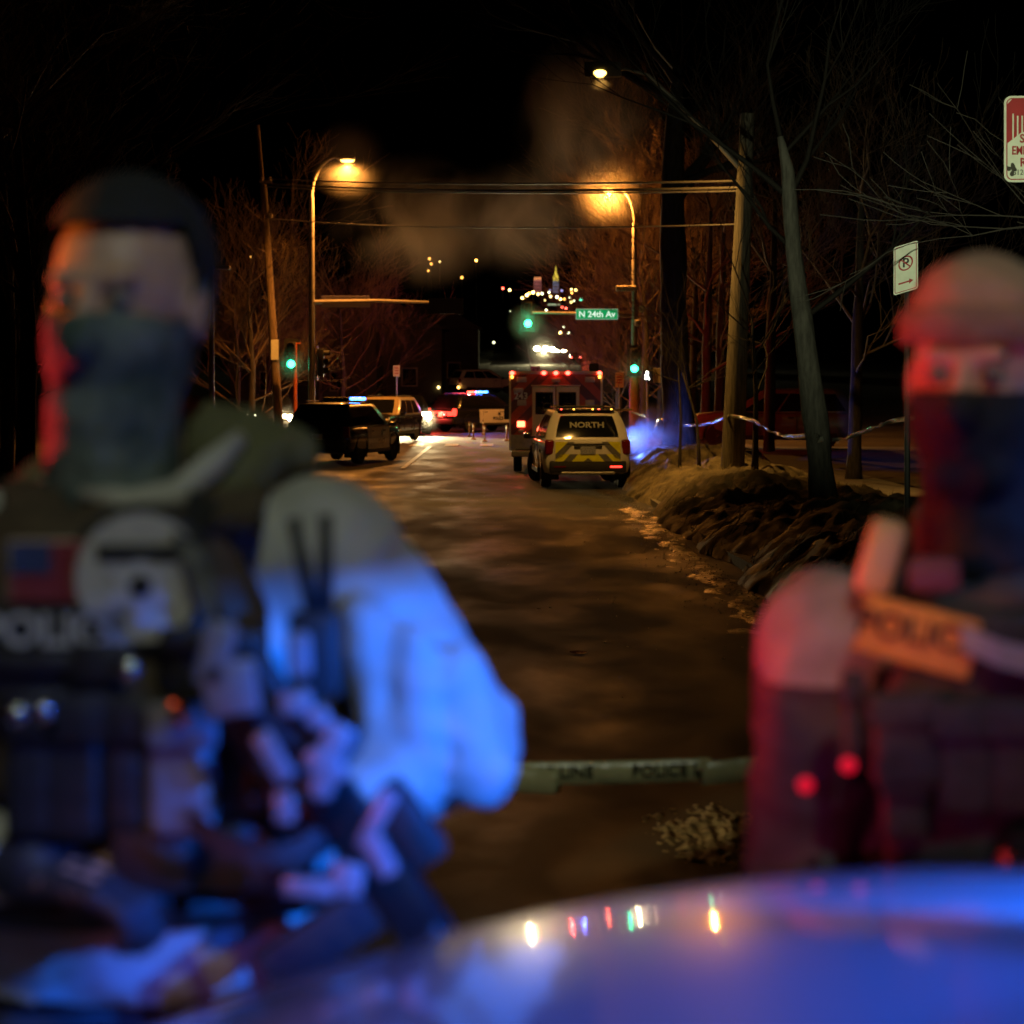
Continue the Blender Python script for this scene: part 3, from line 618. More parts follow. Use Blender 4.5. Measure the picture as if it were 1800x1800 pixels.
# lime chevroned rescue vehicle (rear to us)
d = 45.2; q = P(1024, 0, d)
t = suv('white rescue SUV with lime yellow chevron tailgate, parked behind the ambulance', (q.x - .02, d + 2.5, GZ(d + 2.5) + .01), AW + R(3.2), paint='white', name='rescue_suv', steer=16, bumperm='dark')
lime = M['yellow']; dim_ = None; gry = M['grey']; X0 = -2.522
def chev(poly, m, nm, x=X0, th=.006): return MB().prism(poly, x, x - th, 'yz').build(nm, m, t)
# tailgate panel geometry: y to the left of travel; viewed from behind +y is screen left
zb, zm, zt_ = .62, .78, 1.02
tg = MB().rbox((-2.49, 0, .84), (.05, 1.50, .46), .03).build('tailgate', M['white'], t, smooth=True)
MB().rbox((-2.50, 0, .995), (.06, 1.0, .05), .02).build('handle_strip', M['dark'], t)
for p, m_ in (([(.72, 1.05), (.44, 1.05), (.72, .78)], lime), ([(.44, 1.05), (.30, 1.05), (.60, .70), (.72, .66), (.72, .78)], gry), ([(.72, .62), (.55, .62), (.40, .78), (.60, .78), (.72, .66)], lime), ([(.55, .62), (.36, .62), (.22, .78), (.40, .78)], gry),
              ([(.36, .62), (.10, .62), (0, .70), (0, .78), (.22, .78)], lime)):
    for s in (1, -1): chev([(s * a, b_) for a, b_ in p], m_, 'chevron_stripe')
chev([(.10, .615), (-.10, .615), (0, .69)], gry, 'chevron_stripe', X0 - .001)
for s in (1, -1):
    c_ = MB().rbox((-2.53, s * .62, .50), (.012, .26, .035), .004)
    c_.build('reflector', E['tail'] if s < 0 else M['redlens'], t)  # one reflector emits red in place of bouncing light back
MB().rbox((-2.54, 0, .86), (.02, .34, .17), .006).build('license_plate', mat('license_plate_face', (.45, .46, .5), .4, scale=40, col2=(.1, .12, .2)), t)
MB().rbox((-2.53, 0, .94), (.03, .62, .06), .015).build('plate_recess', M['dark'], t)
MB().rbox((-2.48, 0, .36), (.08, 1.2, .07), .02).build('skid_plate', M['steel'], t)
rp = cabpt(CAB, 'b', .5, .56, .012); ang = math.atan2(CAB['z1'] - CAB['z0'], CAB['t'][1] - CAB['b'][1])
text('NORTH', .19, mat('window_lettering', (.30, .31, .27), .6), t, (rp.x - .022, -.0, rp.z), (R(90) - (R(90) - ang), 0, R(-90)), name='rear_window_lettering', bold=.006, sx=1.15)
MB().rbox((-2.0, 0, 1.755), (.22, 1.25, .04), .015).build('rear_spoiler', M['dark'], t, smooth=True)
lb = MB().rbox((-.2, 0, 1.80), (.26, 1.15, .045), .015).build('light_bar', M['dark'], t)
for k in range(9):
    m_ = [E['amber'], M['lens_off'], E['red']][k % 3]
    MB().rbox((-2.12 + .0, -.56 + .14 * k, 1.765), (.03, .035, .022), .006).build('marker_light', m_ if k in (0, 2, 3, 6, 8) else M['lens_off'], lb)
fl = MB().rbox((2.1, -.97, .95), (.2, .05, .08), .02).build('blue_flasher', E['blue'], t, smooth=True)  # lens added for the two blue spots below
lamp('SPOT', 'added_blue_spot', t, (2.25, -1.05, .98), (.10, .20, 1), 1500, .04, (-4.5, -3.4, .95), 34, .6)  # blue beam added to brighten the barrier tape
lamp('SPOT', 'added_blue_spot', t, (2.1, -1.05, .95), (.06, .14, 1), 900, .05, (2.6, -3.2, .9), 100, .6)  # blue spot added to colour the exhaust steam

# ambulance
d = 53; q = P(977, 0, d)
t = thing('ambulance', 'tall boxy ambulance with red chevron rear and twin back doors', 'ambulance', (q.x, d, GZ(d) + .01), AW)
bx = MB().rbox((2.3, 0, 1.62), (4.6, 2.40, 2.06), .06, 3).build('box_body', M['white'], t, smooth=True)
MB().rbox((2.2, 0, .56), (4.5, 2.1, .16), .03).build('chassis', M['dark'], t)
cbm = MB(); cbm.grid([[(x, s, z) for s, z in sec] for x, sec in ((4.55, [(1.0, .5), (1.0, 1.3), (.85, 2.1), (-.85, 2.1), (-1.0, 1.3), (-1.0, .5)]), (5.3, [(1.0, .5), (1.0, 1.3), (.82, 2.05), (-.82, 2.05), (-1.0, 1.3), (-1.0, .5)]), (5.9, [(1.0, .5), (.98, 1.28), (.9, 1.35), (-.9, 1.35), (-.98, 1.28), (-1.0, .5)]), (6.7, [(.92, .5), (.9, 1.1), (.8, 1.2), (-.8, 1.2), (-.9, 1.1), (-.92, .5)]))], closed=True, cap=True); cbm.build('cab', M['white'], t, smooth=True)
for s in (1, -1):
    MB().rbox((5.1, s * .955, 1.62), (.6, .03, .5), .01).build('side_window', M['glass'], t); MB().rbox((5.3, s * 1.25, 1.5), (.1, .22, .4), .03).build('mirror', M['dark'], t)
    for x in (1.2, 5.9): wheel(t, x, s * .98, r=.40)
    MB().rbox((6.6, s * .7, .95), (.2, .3, .2), .04).build('headlight', M['lens_off'], t)
MB().rbox((-.12, 0, .52), (.30, 2.30, .16), .03).build('rear_step', M['steel'], t)
kp = MB().rbox((-.012, 0, .80), (.02, 2.36, .40), .006).build('kick_panel', M['steel'], t)
redm = mat('dark_red_reflective', (.50, .085, .035), .45, var=.2); dko = mat('maroon_reflective', (.13, .035, .035), .5, var=.2)
# chevron stripes slanting to the centre: clip slanted bands to the panels either side of the doors
def clip(poly, y0, y1, z0, z1):
    for ax, lim, sg in ((0, y0, 1), (0, y1, -1), (1, z0, 1), (1, z1, -1)):
        out = []
        for i in range(len(poly)):
            a, b_ = poly[i], poly[(i + 1) % len(poly)]; da = sg * (a[ax] - lim); db = sg * (b_[ax] - lim)
            if da >= 0: out.append(a)
            if da * db < 0: f = da / (da - db); out.append((a[0] + (b_[0] - a[0]) * f, a[1] + (b_[1] - a[1]) * f))
        poly = out
        if len(poly) < 3: return []
    return poly
MB().rbox((-.008, 0, 1.78), (.014, 2.38, 1.58), .004).build('rear_panel', redm, t)
for s in (1, -1):
    for k in range(9):
        if k % 2: continue
        z = .2 + k * .30; band = [(0, z + 1.3), (1.3, z), (1.3, z + .30), (0, z + 1.6)]
        for (ya, yb, za, zb_) in ((.62, 1.17, 1.01, 2.55), (0.0, .62, 2.27, 2.55)):
            p = clip(band, ya, yb, za, zb_)
            if p: MB().prism([(s * a, b_) for a, b_ in p], -.018, -.022, 'yz').build('chevron_stripe', dko, t)
dm = mat('cream_door_paint', (.72, .66, .46), .45, var=.12)
for s in (1, -1):
    dr = MB().rbox((-.03, s * .31, 1.44), (.04, .60, 1.62), .015).build('rear_door', dm, t, smooth=True)
    MB().rbox((-.055, s * .30, 1.82), (.012, .46, .58), .06, 3).build('window_frame', M['dark'], dr, smooth=True); MB().rbox((-.064, s * .30, 1.82), (.008, .41, .53), .05, 3).build('window', M['glass'], dr, smooth=True)
    MB().rbox((-.06, s * .06, 1.2), (.03, .03, .32), .008).build('handle', M['chrome'], dr)
MB().rbox((-.04, 0, 2.275), (.06, 1.28, .03), .008).build('door_lintel', dm, t)
for y, z, w2, h2 in ((.88, 2.43, .26, .14), (0, 2.42, .22, .11), (-.88, 2.43, .26, .14), (.88, 1.83, .24, .15), (-.88, 1.83, .24, .15), (.9, .98 + .12, .14, .08), (.97, 2.15, .26, .12)):
    MB().rbox((-.03, y, z), (.04, w2, h2), .015).build('scene_light', M['lens_off'], t, smooth=True)
for y in (1.13, .31, 0, -.31, -1.13): MB().ball((-.07, y, 2.60), (.035, .06, .05)).build('marker_light', E['red'], t, smooth=True)
for y in (1.13, -1.13): MB().ball((-.05, y, 2.50), (.03, .03, .04)).build('amber_marker', E['amber'], t, smooth=True)
for s in (1, -1): MB().rbox((-.035, s * .90, 1.28), (.04, .20, .15), .015).build('taillight', emis('brake_light', (1, .12, .05), 9) if s > 0 else M['redlens'], t, smooth=True)
text('243', .24, M['signwhite'], t, (-.024, .90, 2.00), (R(90), 0, R(-90)), name='unit_number', bold=.006)
for s in (1, -1): MB().box((-.012, s * 1.185, 1.6), (.03, .05, 2.0)).build('corner_trim', dm, t)
MB().rbox((-.02, 0, 2.615), (.05, 2.30, .07), .015).build('top_trim', dm, t)
MB().rbox((.5, -1.0, 2.75), (.35, .25, .2), .04).build('roof_vent', M['dark'], t)
lamp('SPOT', 'tail_glow', t, (-.2, .9, 1.28), (1, .08, .04), 40, .06, (-4, .9, 0), 120, .5)
lamp('SPOT', 'front_flasher_light', t, (5.0, -1.4, 2.5), (1, .07, .04), 260, .1, (12, -9, 1), 120, .7)
MB().rbox((4.9, -1.22, 2.5), (.3, .06, .2), .02).build('red_flasher', E['red'], t)

# black and white patrol SUV, rear to us, left
d = 62 * 1.0 - 4; q = P(566, 0, d)
t = suv('black patrol SUV with white doors, blue roof light on, behind the left person', (q.x + .5, d + 2.5, 0.02), AW - R(15), paint='black', name='police_suv', police=True, bar=(False, True, -.2, .62), door='white')
bpy.context.view_layer.update()
for ch in t.children:
    if ch.name.startswith('light_bar'):
        for k, m_ in enumerate(ch.children): m_.data.materials[0] = E['blue'] if k in (4, 5) else M['dark']
# swap so the lit module sits at the left end
for ch in t.children:
    if ch.name.startswith('light_bar'): ch.rotation_euler.z = R(180); ch.location.x = -.4
# dark SUV with tan roof, front to us
d = 79; q = P(678, 0, d)
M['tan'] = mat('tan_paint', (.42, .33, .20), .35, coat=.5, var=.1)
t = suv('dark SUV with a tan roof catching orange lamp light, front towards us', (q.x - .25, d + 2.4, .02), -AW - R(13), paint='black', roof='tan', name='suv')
# vehicle behind it, with its headlights on
d = 90; q = P(716, 0, d)
t = suv('black SUV with headlights glaring at us between the dark SUV and the patrol car', (q.x - .15, d + 2.4, .02), -AW + R(6), paint='black', name='suv', head=True)
for s in (1, -1): lamp('SPOT', 'headlight_light', t, (2.46, s * .74, .85), (1, .80, .40), 5000, .05, (22, s * .9 + 1.5, -1.2), 62, .9)
# vehicle on the left with one headlight showing
d = 84; q = P(474, 0, d)
t = suv('black vehicle with a glaring headlight beside the short signal post', (q.x - .2, d + 2.4, .02), -AW + R(4), paint='black', name='suv', head=True)
for s in (1, -1): lamp('SPOT', 'headlight_light', t, (2.46, s * .74, .85), (1, .72, .32), 900, .05, (22, s * .9, -.6), 60, .8)
# patrol car in the junction
d = 95; q = P(815, 0, d)
t = suv('black and white patrol SUV with red and blue roof lights in the junction', (q.x + .75, d + 2.4, .02), R(43), paint='black', name='police_suv', police=True, bar=(True, True), door='white', tail=True, hub='steel')
MB().rbox((-2.53, 0, .93), (.04, 1.62, .06), .015).build('tail_light_bar', E['tail'], t)
for s in (1, -1): MB().rbox((-2.52, s * .66, .84), (.05, .34, .16), .03).build('brake_lamp', E['tail'], t)
lamp('POINT', 'roof_red_light', t, (-.3, .4, 2.15), (1, .06, .05), 500, .05); lamp('POINT', 'roof_blue_light', t, (-.1, -.4, 2.15), (.05, .12, 1), 300, .05)
lamp('POINT', 'tail_glow', t, (-2.8, .2, .9), (1, .06, .04), 160, .05)
for s in (1, -1): lamp('SPOT', 'headlight_light', t, (2.55, s * .74, .85), (1, .9, .7), 300, .05, (22, s * .9, -.5), 60, .8)
# white SUV up the hill
d = 152; q = P(850, 0, d)
suv('white SUV on the slope just above the patrol car roof lights', (q.x, d, GZ(d) + .55), R(28), paint='white', name='suv', tail=False)
# parked hatchback on the right
d = 60; q = P(1345, 0, d)
M['bronze'] = mat('bronze_car_paint', (.14, .09, .05), .3, coat=.6, var=.15)
suv('dark bronze hatchback parked beyond the barrier tape behind the wooden pole', (q.x + .2, d, .42), R(172), paint='bronze', name='hatchback', rails=False)
b = MB(); b.grid([[(x_, y_, GZ(y_) + .115 + .3 * min(1, max(0, (y_ - 54) / 4)) * (1 - max(0, (y_ - 62) / 6))) for x_ in (3.0 + 3.9 + .1, 9, 11, 13)] for y_ in (54, 55.5, 57, 58, 60, 62, 64, 66, 67.9)]); kind(b.build('driveway', walk, smooth='all'))

# ------------------------------------------------------------------ near patrol car whose bonnet fills the lower right
stn = [(a, w_, zb, zt - .12 if a > 1.0 else zt) for a, w_, zb, zt in ST]
NX, ND, NG = 1.60, 1.13, GZ(1.1) + .01
cabn = dict(CAB); cabn.update(z0=1.05, z1=1.78)
t = suv('white patrol car whose glossy bonnet fills the lower right, nose pointing left', (NX, ND, NG), R(180), paint='white', name='patrol_car', st=stn, cab=cabn, police=True, door='black', rails=False, plate=False)
def hoodz(x, dd):
    z = 2.009 - .232 * max(0, dd - 1.4) ** 2 - .24 * max(0, .45 - x) ** 2
    z -= .232 * max(0, .86 - dd) ** 2
    z -= 1.1 * max(0, -.42 - x) ** 2 + 9 * max(0, dd - 2.09) ** 2 + 9 * max(0, .17 - dd) ** 2
    z -= .012 * math.exp(-((dd - 1.72) / .05) ** 2) * 0
    return z
hb = MB(); rows = []
for i in range(61):
    x = -.86 + 1.44 * i / 60; rows.append([(x, .10 + 2.06 * j / 80, hoodz(x, .10 + 2.06 * j / 80)) for j in range(81)])
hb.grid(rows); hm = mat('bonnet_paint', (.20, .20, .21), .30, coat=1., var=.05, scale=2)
for v in hb.v: v -= Vector((NX, ND, NG)); v.x, v.y = -v.x, -v.y
hood = hb.build('bonnet', hm, t, smooth='all'); md = hood.modifiers.new('thick', 'SOLIDIFY'); md.thickness = .025; md.offset = 1 if False else -1; bake(hood)
# fender skirts below the bonnet edge
for dd, nm in ((2.15, 'fender'), (.11, 'fender')):
    f = MB(); f.grid([[(x, dd, hoodz(x, dd) - .01), (x, dd + (.02 if dd > 1 else -.02), hoodz(x, dd) - .25), (x, dd, hoodz(x, dd) - .42)] for x in [-.84 + 1.4 * i / 20 for i in range(21)]])
    for v in f.v: v -= Vector((NX, ND, NG)); v.x, v.y = -v.x, -v.y
    f.build(nm, hm, t, smooth='all')
lb = lightbar(t, 1.92, False, False, -.2, .62)
def near(x, dd, z): return Vector((-(x - NX), -(dd - ND), z - NG))
# blue lamp with added unseen blinder plates, shaped to cast shade edges on the people
LP = Vector((.70, 1.30, 2.25))
hs = MB()
def pl_(x0, x1, y0, y1, z0, z1): hs.box(near((x0 + x1) / 2, (y0 + y1) / 2, (z0 + z1) / 2), (abs(x1 - x0), abs(y1 - y0), abs(z1 - z0)))
pl_(LP.x - .103, LP.x - .10, LP.y - .12, LP.y + .17, LP.z - .0075, LP.z + .08)      # upper blinder
pl_(LP.x - .1035, LP.x - .1005, LP.y - .12, LP.y + .062, LP.z - .16, LP.z - .0075)   # side blinder
pl_(LP.x - .10, LP.x + .05, LP.y + .165, LP.y + .17, LP.z - .16, LP.z + .08)         # far cheek
pl_(LP.x - .10, LP.x + .05, LP.y - .12, LP.y - .115, LP.z - .16, LP.z + .08)         # near cheek
pl_(LP.x - .10, LP.x + .05, LP.y - .12, LP.y + .17, LP.z + .08, LP.z + .084)         # roof
pl_(LP.x + .05, LP.x + .055, LP.y - .12, LP.y + .17, LP.z - .16, LP.z + .084)        # back
hs.cyl(near(LP.x + .02, LP.y, LP.z - .32), near(LP.x + .02, LP.y, LP.z - .16), .02)
hsg = hs.build('added_blinder_box', M['dark'], t)
MB().rbox(near(LP.x + .03, LP.y, LP.z), (.02, .05, .03), .006).build('lens', E['blue'], hsg)
lamp('POINT', 'cowl_blue_light', t, near(*LP), (.005, .14, 1), 170, .004)
BR = Vector((1.26, 1.7, 2.74))
lamp('SPOT', 'roof_blue_light', t, near(*BR), (.02, .15, 1), 30, .03, near(.75, 2.35, 2.3), 26, .6)
lamp('SPOT', 'roof_blue_light', t, near(1.24, .60, 2.74), (.008, .10, 1), 330, .05, near(.22, 1.15, 1.96), 46, .9)
lamp('SPOT', 'roof_blue_light', t, near(1.24, 1.85, 2.74), (.008, .10, 1), 130, .05, near(.38, 1.6, 2.0), 50, .8)

# ------------------------------------------------------------------ people
def capsule(b, p0, r0, p1, r1, n=14):
    p0 = Vector(p0); p1 = Vector(p1); ax = (p1 - p0); L = ax.length; prof = []
    for i in range(7): a = math.pi / 2 * i / 6; prof.append((max(.0008, r0 * math.sin(a)), -r0 * math.cos(a)))
    for i in range(7): a = math.pi / 2 * i / 6; prof.append((max(.0008, r1 * math.cos(a)), L + r1 * math.sin(a)))
    b.lathe(prof, n, c=p0, rot=Vector((0, 0, 1)).rotation_difference(ax.normalized()).to_matrix())
def ell(b, c, r, rot=None):
    k = MB().ball((0, 0, 0), tuple(r), 20, 14); b.add([(rot @ v if rot is not None else v) + Vector(c) for v in k.v], k.f)
def skinblob(name, b, m, par, off, voxel=.008, smooth=6, disp=None, cut=None):
    o = b.build(name, m, par, off=off, fix=True)
    md = o.modifiers.new('r', 'REMESH'); md.mode = 'VOXEL'; md.voxel_size = voxel; md.use_smooth_shade = True
    ms = o.modifiers.new('s', 'SMOOTH'); ms.iterations = smooth; ms.factor = .5
    bake(o)
    if disp or cut:
        bm = bmesh.new(); bm.from_mesh(o.data); bm.normal_update()
        if disp:
            mv = [(v, v.normal.copy() * disp(v.co + off, v.normal)) for v in bm.verts]
            for v, q in mv: v.co += q
        if cut:
            bmesh.ops.delete(bm, geom=[v for v in bm.verts if cut(v.co + off)], context='VERTS')
        bm.to_mesh(o.data); bm.free()
    o.data.polygons.foreach_set('use_smooth', [True] * len(o.data.polygons)); o.data.materials.clear(); o.data.materials.append(m)
    return o
def hand(b, wrist, dirn, palm_n, curl=.9, r=.0095):
    # palm + five fingers; dirn: hand direction, palm_n: normal of the palm side
    d = Vector(dirn).normalized(); n = (Vector(palm_n) - d * Vector(palm_n).dot(d)).normalized(); s = d.cross(n)
    wr = Vector(wrist)
    for k in (-1, -.33, .33, 1): capsule(b, wr + s * .018 * k, .018, wr + d * .085 + s * .028 * k, .0145)
    tips = []
    for k, ln in ((-1.5, .068), (-.5, .082), (.5, .088), (1.5, .078)):
        p = wr + d * .088 + s * .0185 * k; dd = d.copy(); seg = ln / 2.3
        for j in range(3):
            dd = (Quaternion(s, curl * (.55 + .25 * j)) @ dd) if True else dd
            q = p + dd * seg * (1, .75, .6)[j]; capsule(b, p, r - .0008 * j, q, r - .0008 * (j + 1), 10); p = q
        tips.append(p)
    p = wr + d * .03 + s * .03; dd = (d * .6 + s * .7 + n * .4).normalized()
    for j in range(3):
        q = p + dd * (.035, .03, .024)[j]; capsule(b, p, .0125 - .001 * j, q, .0115 - .001 * j, 10); p = q; dd = (dd * .8 + n * .35 + d * .3).normalized()
    return tips
skin = mat('skin', (.52, .33, .25), .5, var=.12, scale=20)
def head_prims(b, c, fwd, r=(.078, .098, .122)):
    f = Vector(fwd).normalized(); up = Vector((0, 0, 1)); s = f.cross(up).normalized(); rot = Matrix((s, f, up)).transposed()
    c = Vector(c); q = lambda x, y, z: c + rot @ Vector((x, y, z))
    ell(b, q(0, -.012, .028), (.078, .094, .096), rot); ell(b, q(0, .012, -.035), (.062, .076, .088), rot)        # skull, face
    capsule(b, q(-.022, .048, -.095), .026, q(.022, .048, -.095), .026)                                            # chin
    capsule(b, q(0, .088, .01), .010, q(0, .108, -.032), .015)                                                     # nose
    capsule(b, q(-.036, .08, .028), .012, q(.036, .08, .028), .012)                                               # brow
    for k in (-1, 1): ell(b, q(k * .080, -.005, -.005), (.010, .022, .034), rot); capsule(b, q(k * .02, .086, -.062), .010, q(0, .09, -.062), .010)
    return q, rot
def body(par, off, J, headc, fwd, hands):
    b = MB(); q, rot = head_prims(b, headc, fwd)
    hc = Vector(headc); neck = J['neck']
    capsule(b, hc + Vector((0, .02, -.07)), .056, neck, .062)
    ch = (J['sl'] + J['sr']) / 2; pel = J['pel']
    ell(b, ch + Vector((0, .0, -.10)), (.175, .115, .19)); ell(b, ch.lerp(pel, .62), (.150, .105, .17)); ell(b, pel, (.165, .115, .13))
    capsule(b, J['sl'] , .062, J['sr'], .062)
    for k in ('l', 'r'):
        capsule(b, J['s' + k], .060, J['e' + k], .043); capsule(b, J['e' + k], .043, J['w' + k], .030)
        capsule(b, J['h' + k], .085, J['k' + k], .056); capsule(b, J['k' + k], .056, J['a' + k], .040)
        fr = J['a' + k] + Vector((0, -.15, -.045)); capsule(b, J['a' + k] + Vector((0, .03, -.04)), .040, fr, .032)
        hd, pn = hands[k]; hand(b, J['w' + k], hd, pn)
    return skinblob('body', b, skin, par, off, .0062, 4), q, rot
def folds(amp, sx=26, seed=0.):
    def f(co, n):
        return amp * (.6 * noise.noise(Vector((co.x * sx * .5, co.y * sx * .5, co.z * sx * .35 + seed))) + .4 * (1 - abs(noise.noise(Vector((co.x * 14 + 9, co.y * 14, co.z * 22 + seed)))) * 2))
    return f
camo = mat('camouflage_fabric', (.16, .20, .19), .8, scale=14, col2=(.035, .06, .055), bump=.4, detail=2)
jackm = mat('pale_khaki_jacket', (.46, .45, .40), .75, var=.18, scale=10, bump=.25)
vestm = mat('brown_vest_nylon', (.085, .06, .035), .8, var=.35, scale=30, bump=.4)
pouchm = mat('dark_pouch_nylon', (.022, .021, .02), .5, var=.3, scale=30, bump=.3)
olive = mat('olive_hood_fabric', (.13, .13, .06), .85, var=.3, scale=18, bump=.3)
capm = mat('tan_cap_fabric', (.40, .31, .22), .85, var=.2, scale=25, bump=.2)
trou = mat('dark_trousers', (.05, .05, .055), .8, var=.2, scale=20); bootm = mat('black_boots', (.015, .014, .013), .5); glovem = mat('black_glove', (.03, .03, .032), .6, var=.3, scale=40)
navy = mat('dark_navy_jacket', (.055, .055, .065), .7, var=.25, scale=12, bump=.25); maskm = mat('black_mask_fabric', (.012, .012, .015), .85, var=.3, scale=40)
eyem = mat('eye_white', (.28, .25, .23), .2); irism = mat('iris', (.03, .02, .015), .15)
def eyes(par, off, q, rot):
    for k in (-1, 1):
        b = MB(); ell(b, q(k * .031, .078, .006), (.0125, .0125, .0115), rot); o = b.build('eye', eyem, par, smooth='all', off=off)
        b = MB(); ell(b, q(k * .031, .0865, .006), (.006, .005, .006), rot); b.build('iris', irism, o, smooth='all', off=off)
def trousers_boots(par, off, J, m):
    b = MB(); ell(b, J['pel'] + Vector((0, 0, .0)), (.178, .128, .13))
    for k in 'lr': capsule(b, J['h' + k], .100, J['k' + k], .075); capsule(b, J['k' + k], .075, J['a' + k] + Vector((0, 0, .06)), .062)
    skinblob('trousers', b, m, par, off, .011, 5, folds(.010))
    for k in 'lr':
        b = MB(); capsule(b, J['a' + k] + Vector((0, 0, .12)), .056, J['a' + k] + Vector((0, .01, -.02)), .05); capsule(b, J['a' + k] + Vector((0, .03, -.038)), .05, J['a' + k] + Vector((0, -.16, -.045)), .043)
        skinblob('boot', b, bootm, par, off, .008, 5)
def on_front(px, py, dfront): return P(px, py, dfront)
def patch(par, off, c, w_, h_, m, name, th=.006, rot=None, bev=.004):
    return MB().rbox(c, (w_, th, h_), bev, 2, rot).build(name, m, par, smooth=True, off=off)
Z3 = Matrix.Rotation(0, 3, 'Z')

# ---- left person
D1 = 2.17; s1 = F / D1
gz = GZ(D1)
base = Vector((P(217, 0, D1).x, D1 + .02, gz)); off = base
t = thing('person', 'person in pale jacket, brown vest with flag patch and camouflage face covering, at left', 'person', base)
J = dict(sl=P(-140, 985, D1 + .02), sr=P(570, 985, D1 + .02), neck=P(225, 930, D1 + .03), pel=Vector((base.x, D1 + .03, gz + .98)),
         el=P(-330, 1420, D1 + .03), er=P(800, 1290, D1 + .04), wl=P(60, 1520, D1 - .19), wr=P(600, 1430, D1 - .14))
for k, sg in (('l', -1), ('r', 1)):
    J['h' + k] = J['pel'] + Vector((sg * .095, 0, -.06)); J['k' + k] = Vector((base.x + sg * .12, D1 - .0, gz + .50)); J['a' + k] = Vector((base.x + sg * .14, D1 + .03, gz + .085))
hc = P(222, 540, D1 - .01); fw = Vector((-.26, -.95, -.02))
bo, q, rot = body(t, off, J, hc, fw, dict(l=((.8, -.3, -.1), (0, .3, -1)), r=((-.75, -.1, .25), (-.2, .9, -.4))))
eyes(t, off, q, rot)
# cap
b = MB(); ell(b, q(0, -.014, .040), (.090, .106, .104), rot)
q1_, rot1_ = q, rot
def cutc(c):
    l = rot1_.transposed() @ (c - q1_(0, 0, 0)); return l.z < (.082 if l.y > .02 else (.0 if l.y > -.01 else -.03))
skinblob('knit_cap', b, mat('black_knit', (.015, .015, .018), .9, scale=50, bump=.4), t, off, .006, 4, folds(.003, 40), cut=cutc)
# camouflage face covering
b = MB(); ell(b, q(0, -.012, .02), (.087, .103, .10), rot); ell(b, q(0, .016, -.040), (.075, .088, .096), rot); capsule(b, q(0, .09, -.01), .016, q(0, .108, -.034), .024); capsule(b, q(-.02, .055, -.10), .035, q(.02, .055, -.10), .035)
capsule(b, q(0, .03, -.10), .068, q(.005, .015, -.185), .070)
def cutm(c):
    l = rot.transposed() @ (c - q(0, 0, 0)); return l.z > -.008 - .004 * math.sin(l.x * 60) if l.y > .015 else l.z > .05
skinblob('face_covering', b, camo, t, off, .006, 4, folds(.006, 34, 3.), cut=cutm)
# hood bunched round the neck
b = MB(); n = 18; nk = P(235, 870, D1 + .02)
for i in range(n):
    a0 = 2 * math.pi * i / n; a1 = 2 * math.pi * (i + 1) / n
    f = lambda a: nk + Vector((.135 * math.cos(a), .115 * math.sin(a), .035 * math.cos(a) + .045 * math.sin(a)))
    capsule(b, f(a0), .034 + .012 * math.sin(a0), f(a1), .034 + .012 * math.sin(a1), 10)
capsule(b, P(380, 790, D1 + .08), .045, P(500, 800, D1 + .06), .035)
skinblob('hood', b, olive, t, off, .008, 6, folds(.012, 22, 5.))
b = MB(); b.tube([P(150, 870, D1 - .08), P(230, 885, D1 - .10), P(310, 870, D1 - .10), P(370, 820, D1 - .07), P(420, 770, D1 - .03)], [.012, .014, .016, .016, .01], 8); b.build('collar_edge', jackm, t, smooth='all', off=off)
# jacket
b = MB(); ch = (J['sl'] + J['sr']) / 2
ell(b, ch + Vector((0, .01, -.10)), (.205, .140, .20)); ell(b, ch + Vector((0, .01, -.28)), (.200, .140, .20)); hem = P(225, 1690, D1); hem.y = D1 + .02; ell(b, hem + Vector((0, 0, .10)), (.215, .150, .16)); ell(b, hem + Vector((0, 0, .035)), (.215, .150, .10))
capsule(b, J['sl'] + Vector((.02, 0, -.005)), .080, J['sr'] + Vector((-.02, 0, -.005)), .080); capsule(b, J['neck'] + Vector((0, 0, -.03)), .09, ch + Vector((0, 0, -.06)), .12)
for k in 'lr':
    capsule(b, J['s' + k], .086, J['e' + k], .066); capsule(b, J['e' + k], .068, J['w' + k].lerp(J['e' + k], .12), .046)
er = J['er']
for (ax, ay, ad, bx_, by, bd, r_) in ((640, 1090, -.075, 680, 1310, -.075, .026), (720, 1130, -.085, 735, 1330, -.08, .024), (800, 1190, -.06, 840, 1350, -.055, .034)):
    capsule(b, P(ax, ay, D1 + ad), r_, P(bx_, by, D1 + ad), r_ * 1.1)
hz = hem.z + .0
skinblob('jacket', b, jackm, t, off, .008, 5, folds(.013, 24, 1.), cut=lambda c: c.z < hem.z - .015 and abs(c.x - base.x) < .3)
trousers_boots(t, off, J, trou)
for k, hd in (('l', ((.8, -.3, -.1), (0, .3, -1))), ('r', ((-.75, -.1, .25), (-.2, .9, -.4)))):
    b = MB(); hand(b, J['w' + k], hd[0], hd[1], r=.0112); capsule(b, J['w' + k], .038, J['w' + k].lerp(J['e' + k], .2), .042); skinblob('glove', b, glovem, t, off, .005, 3)
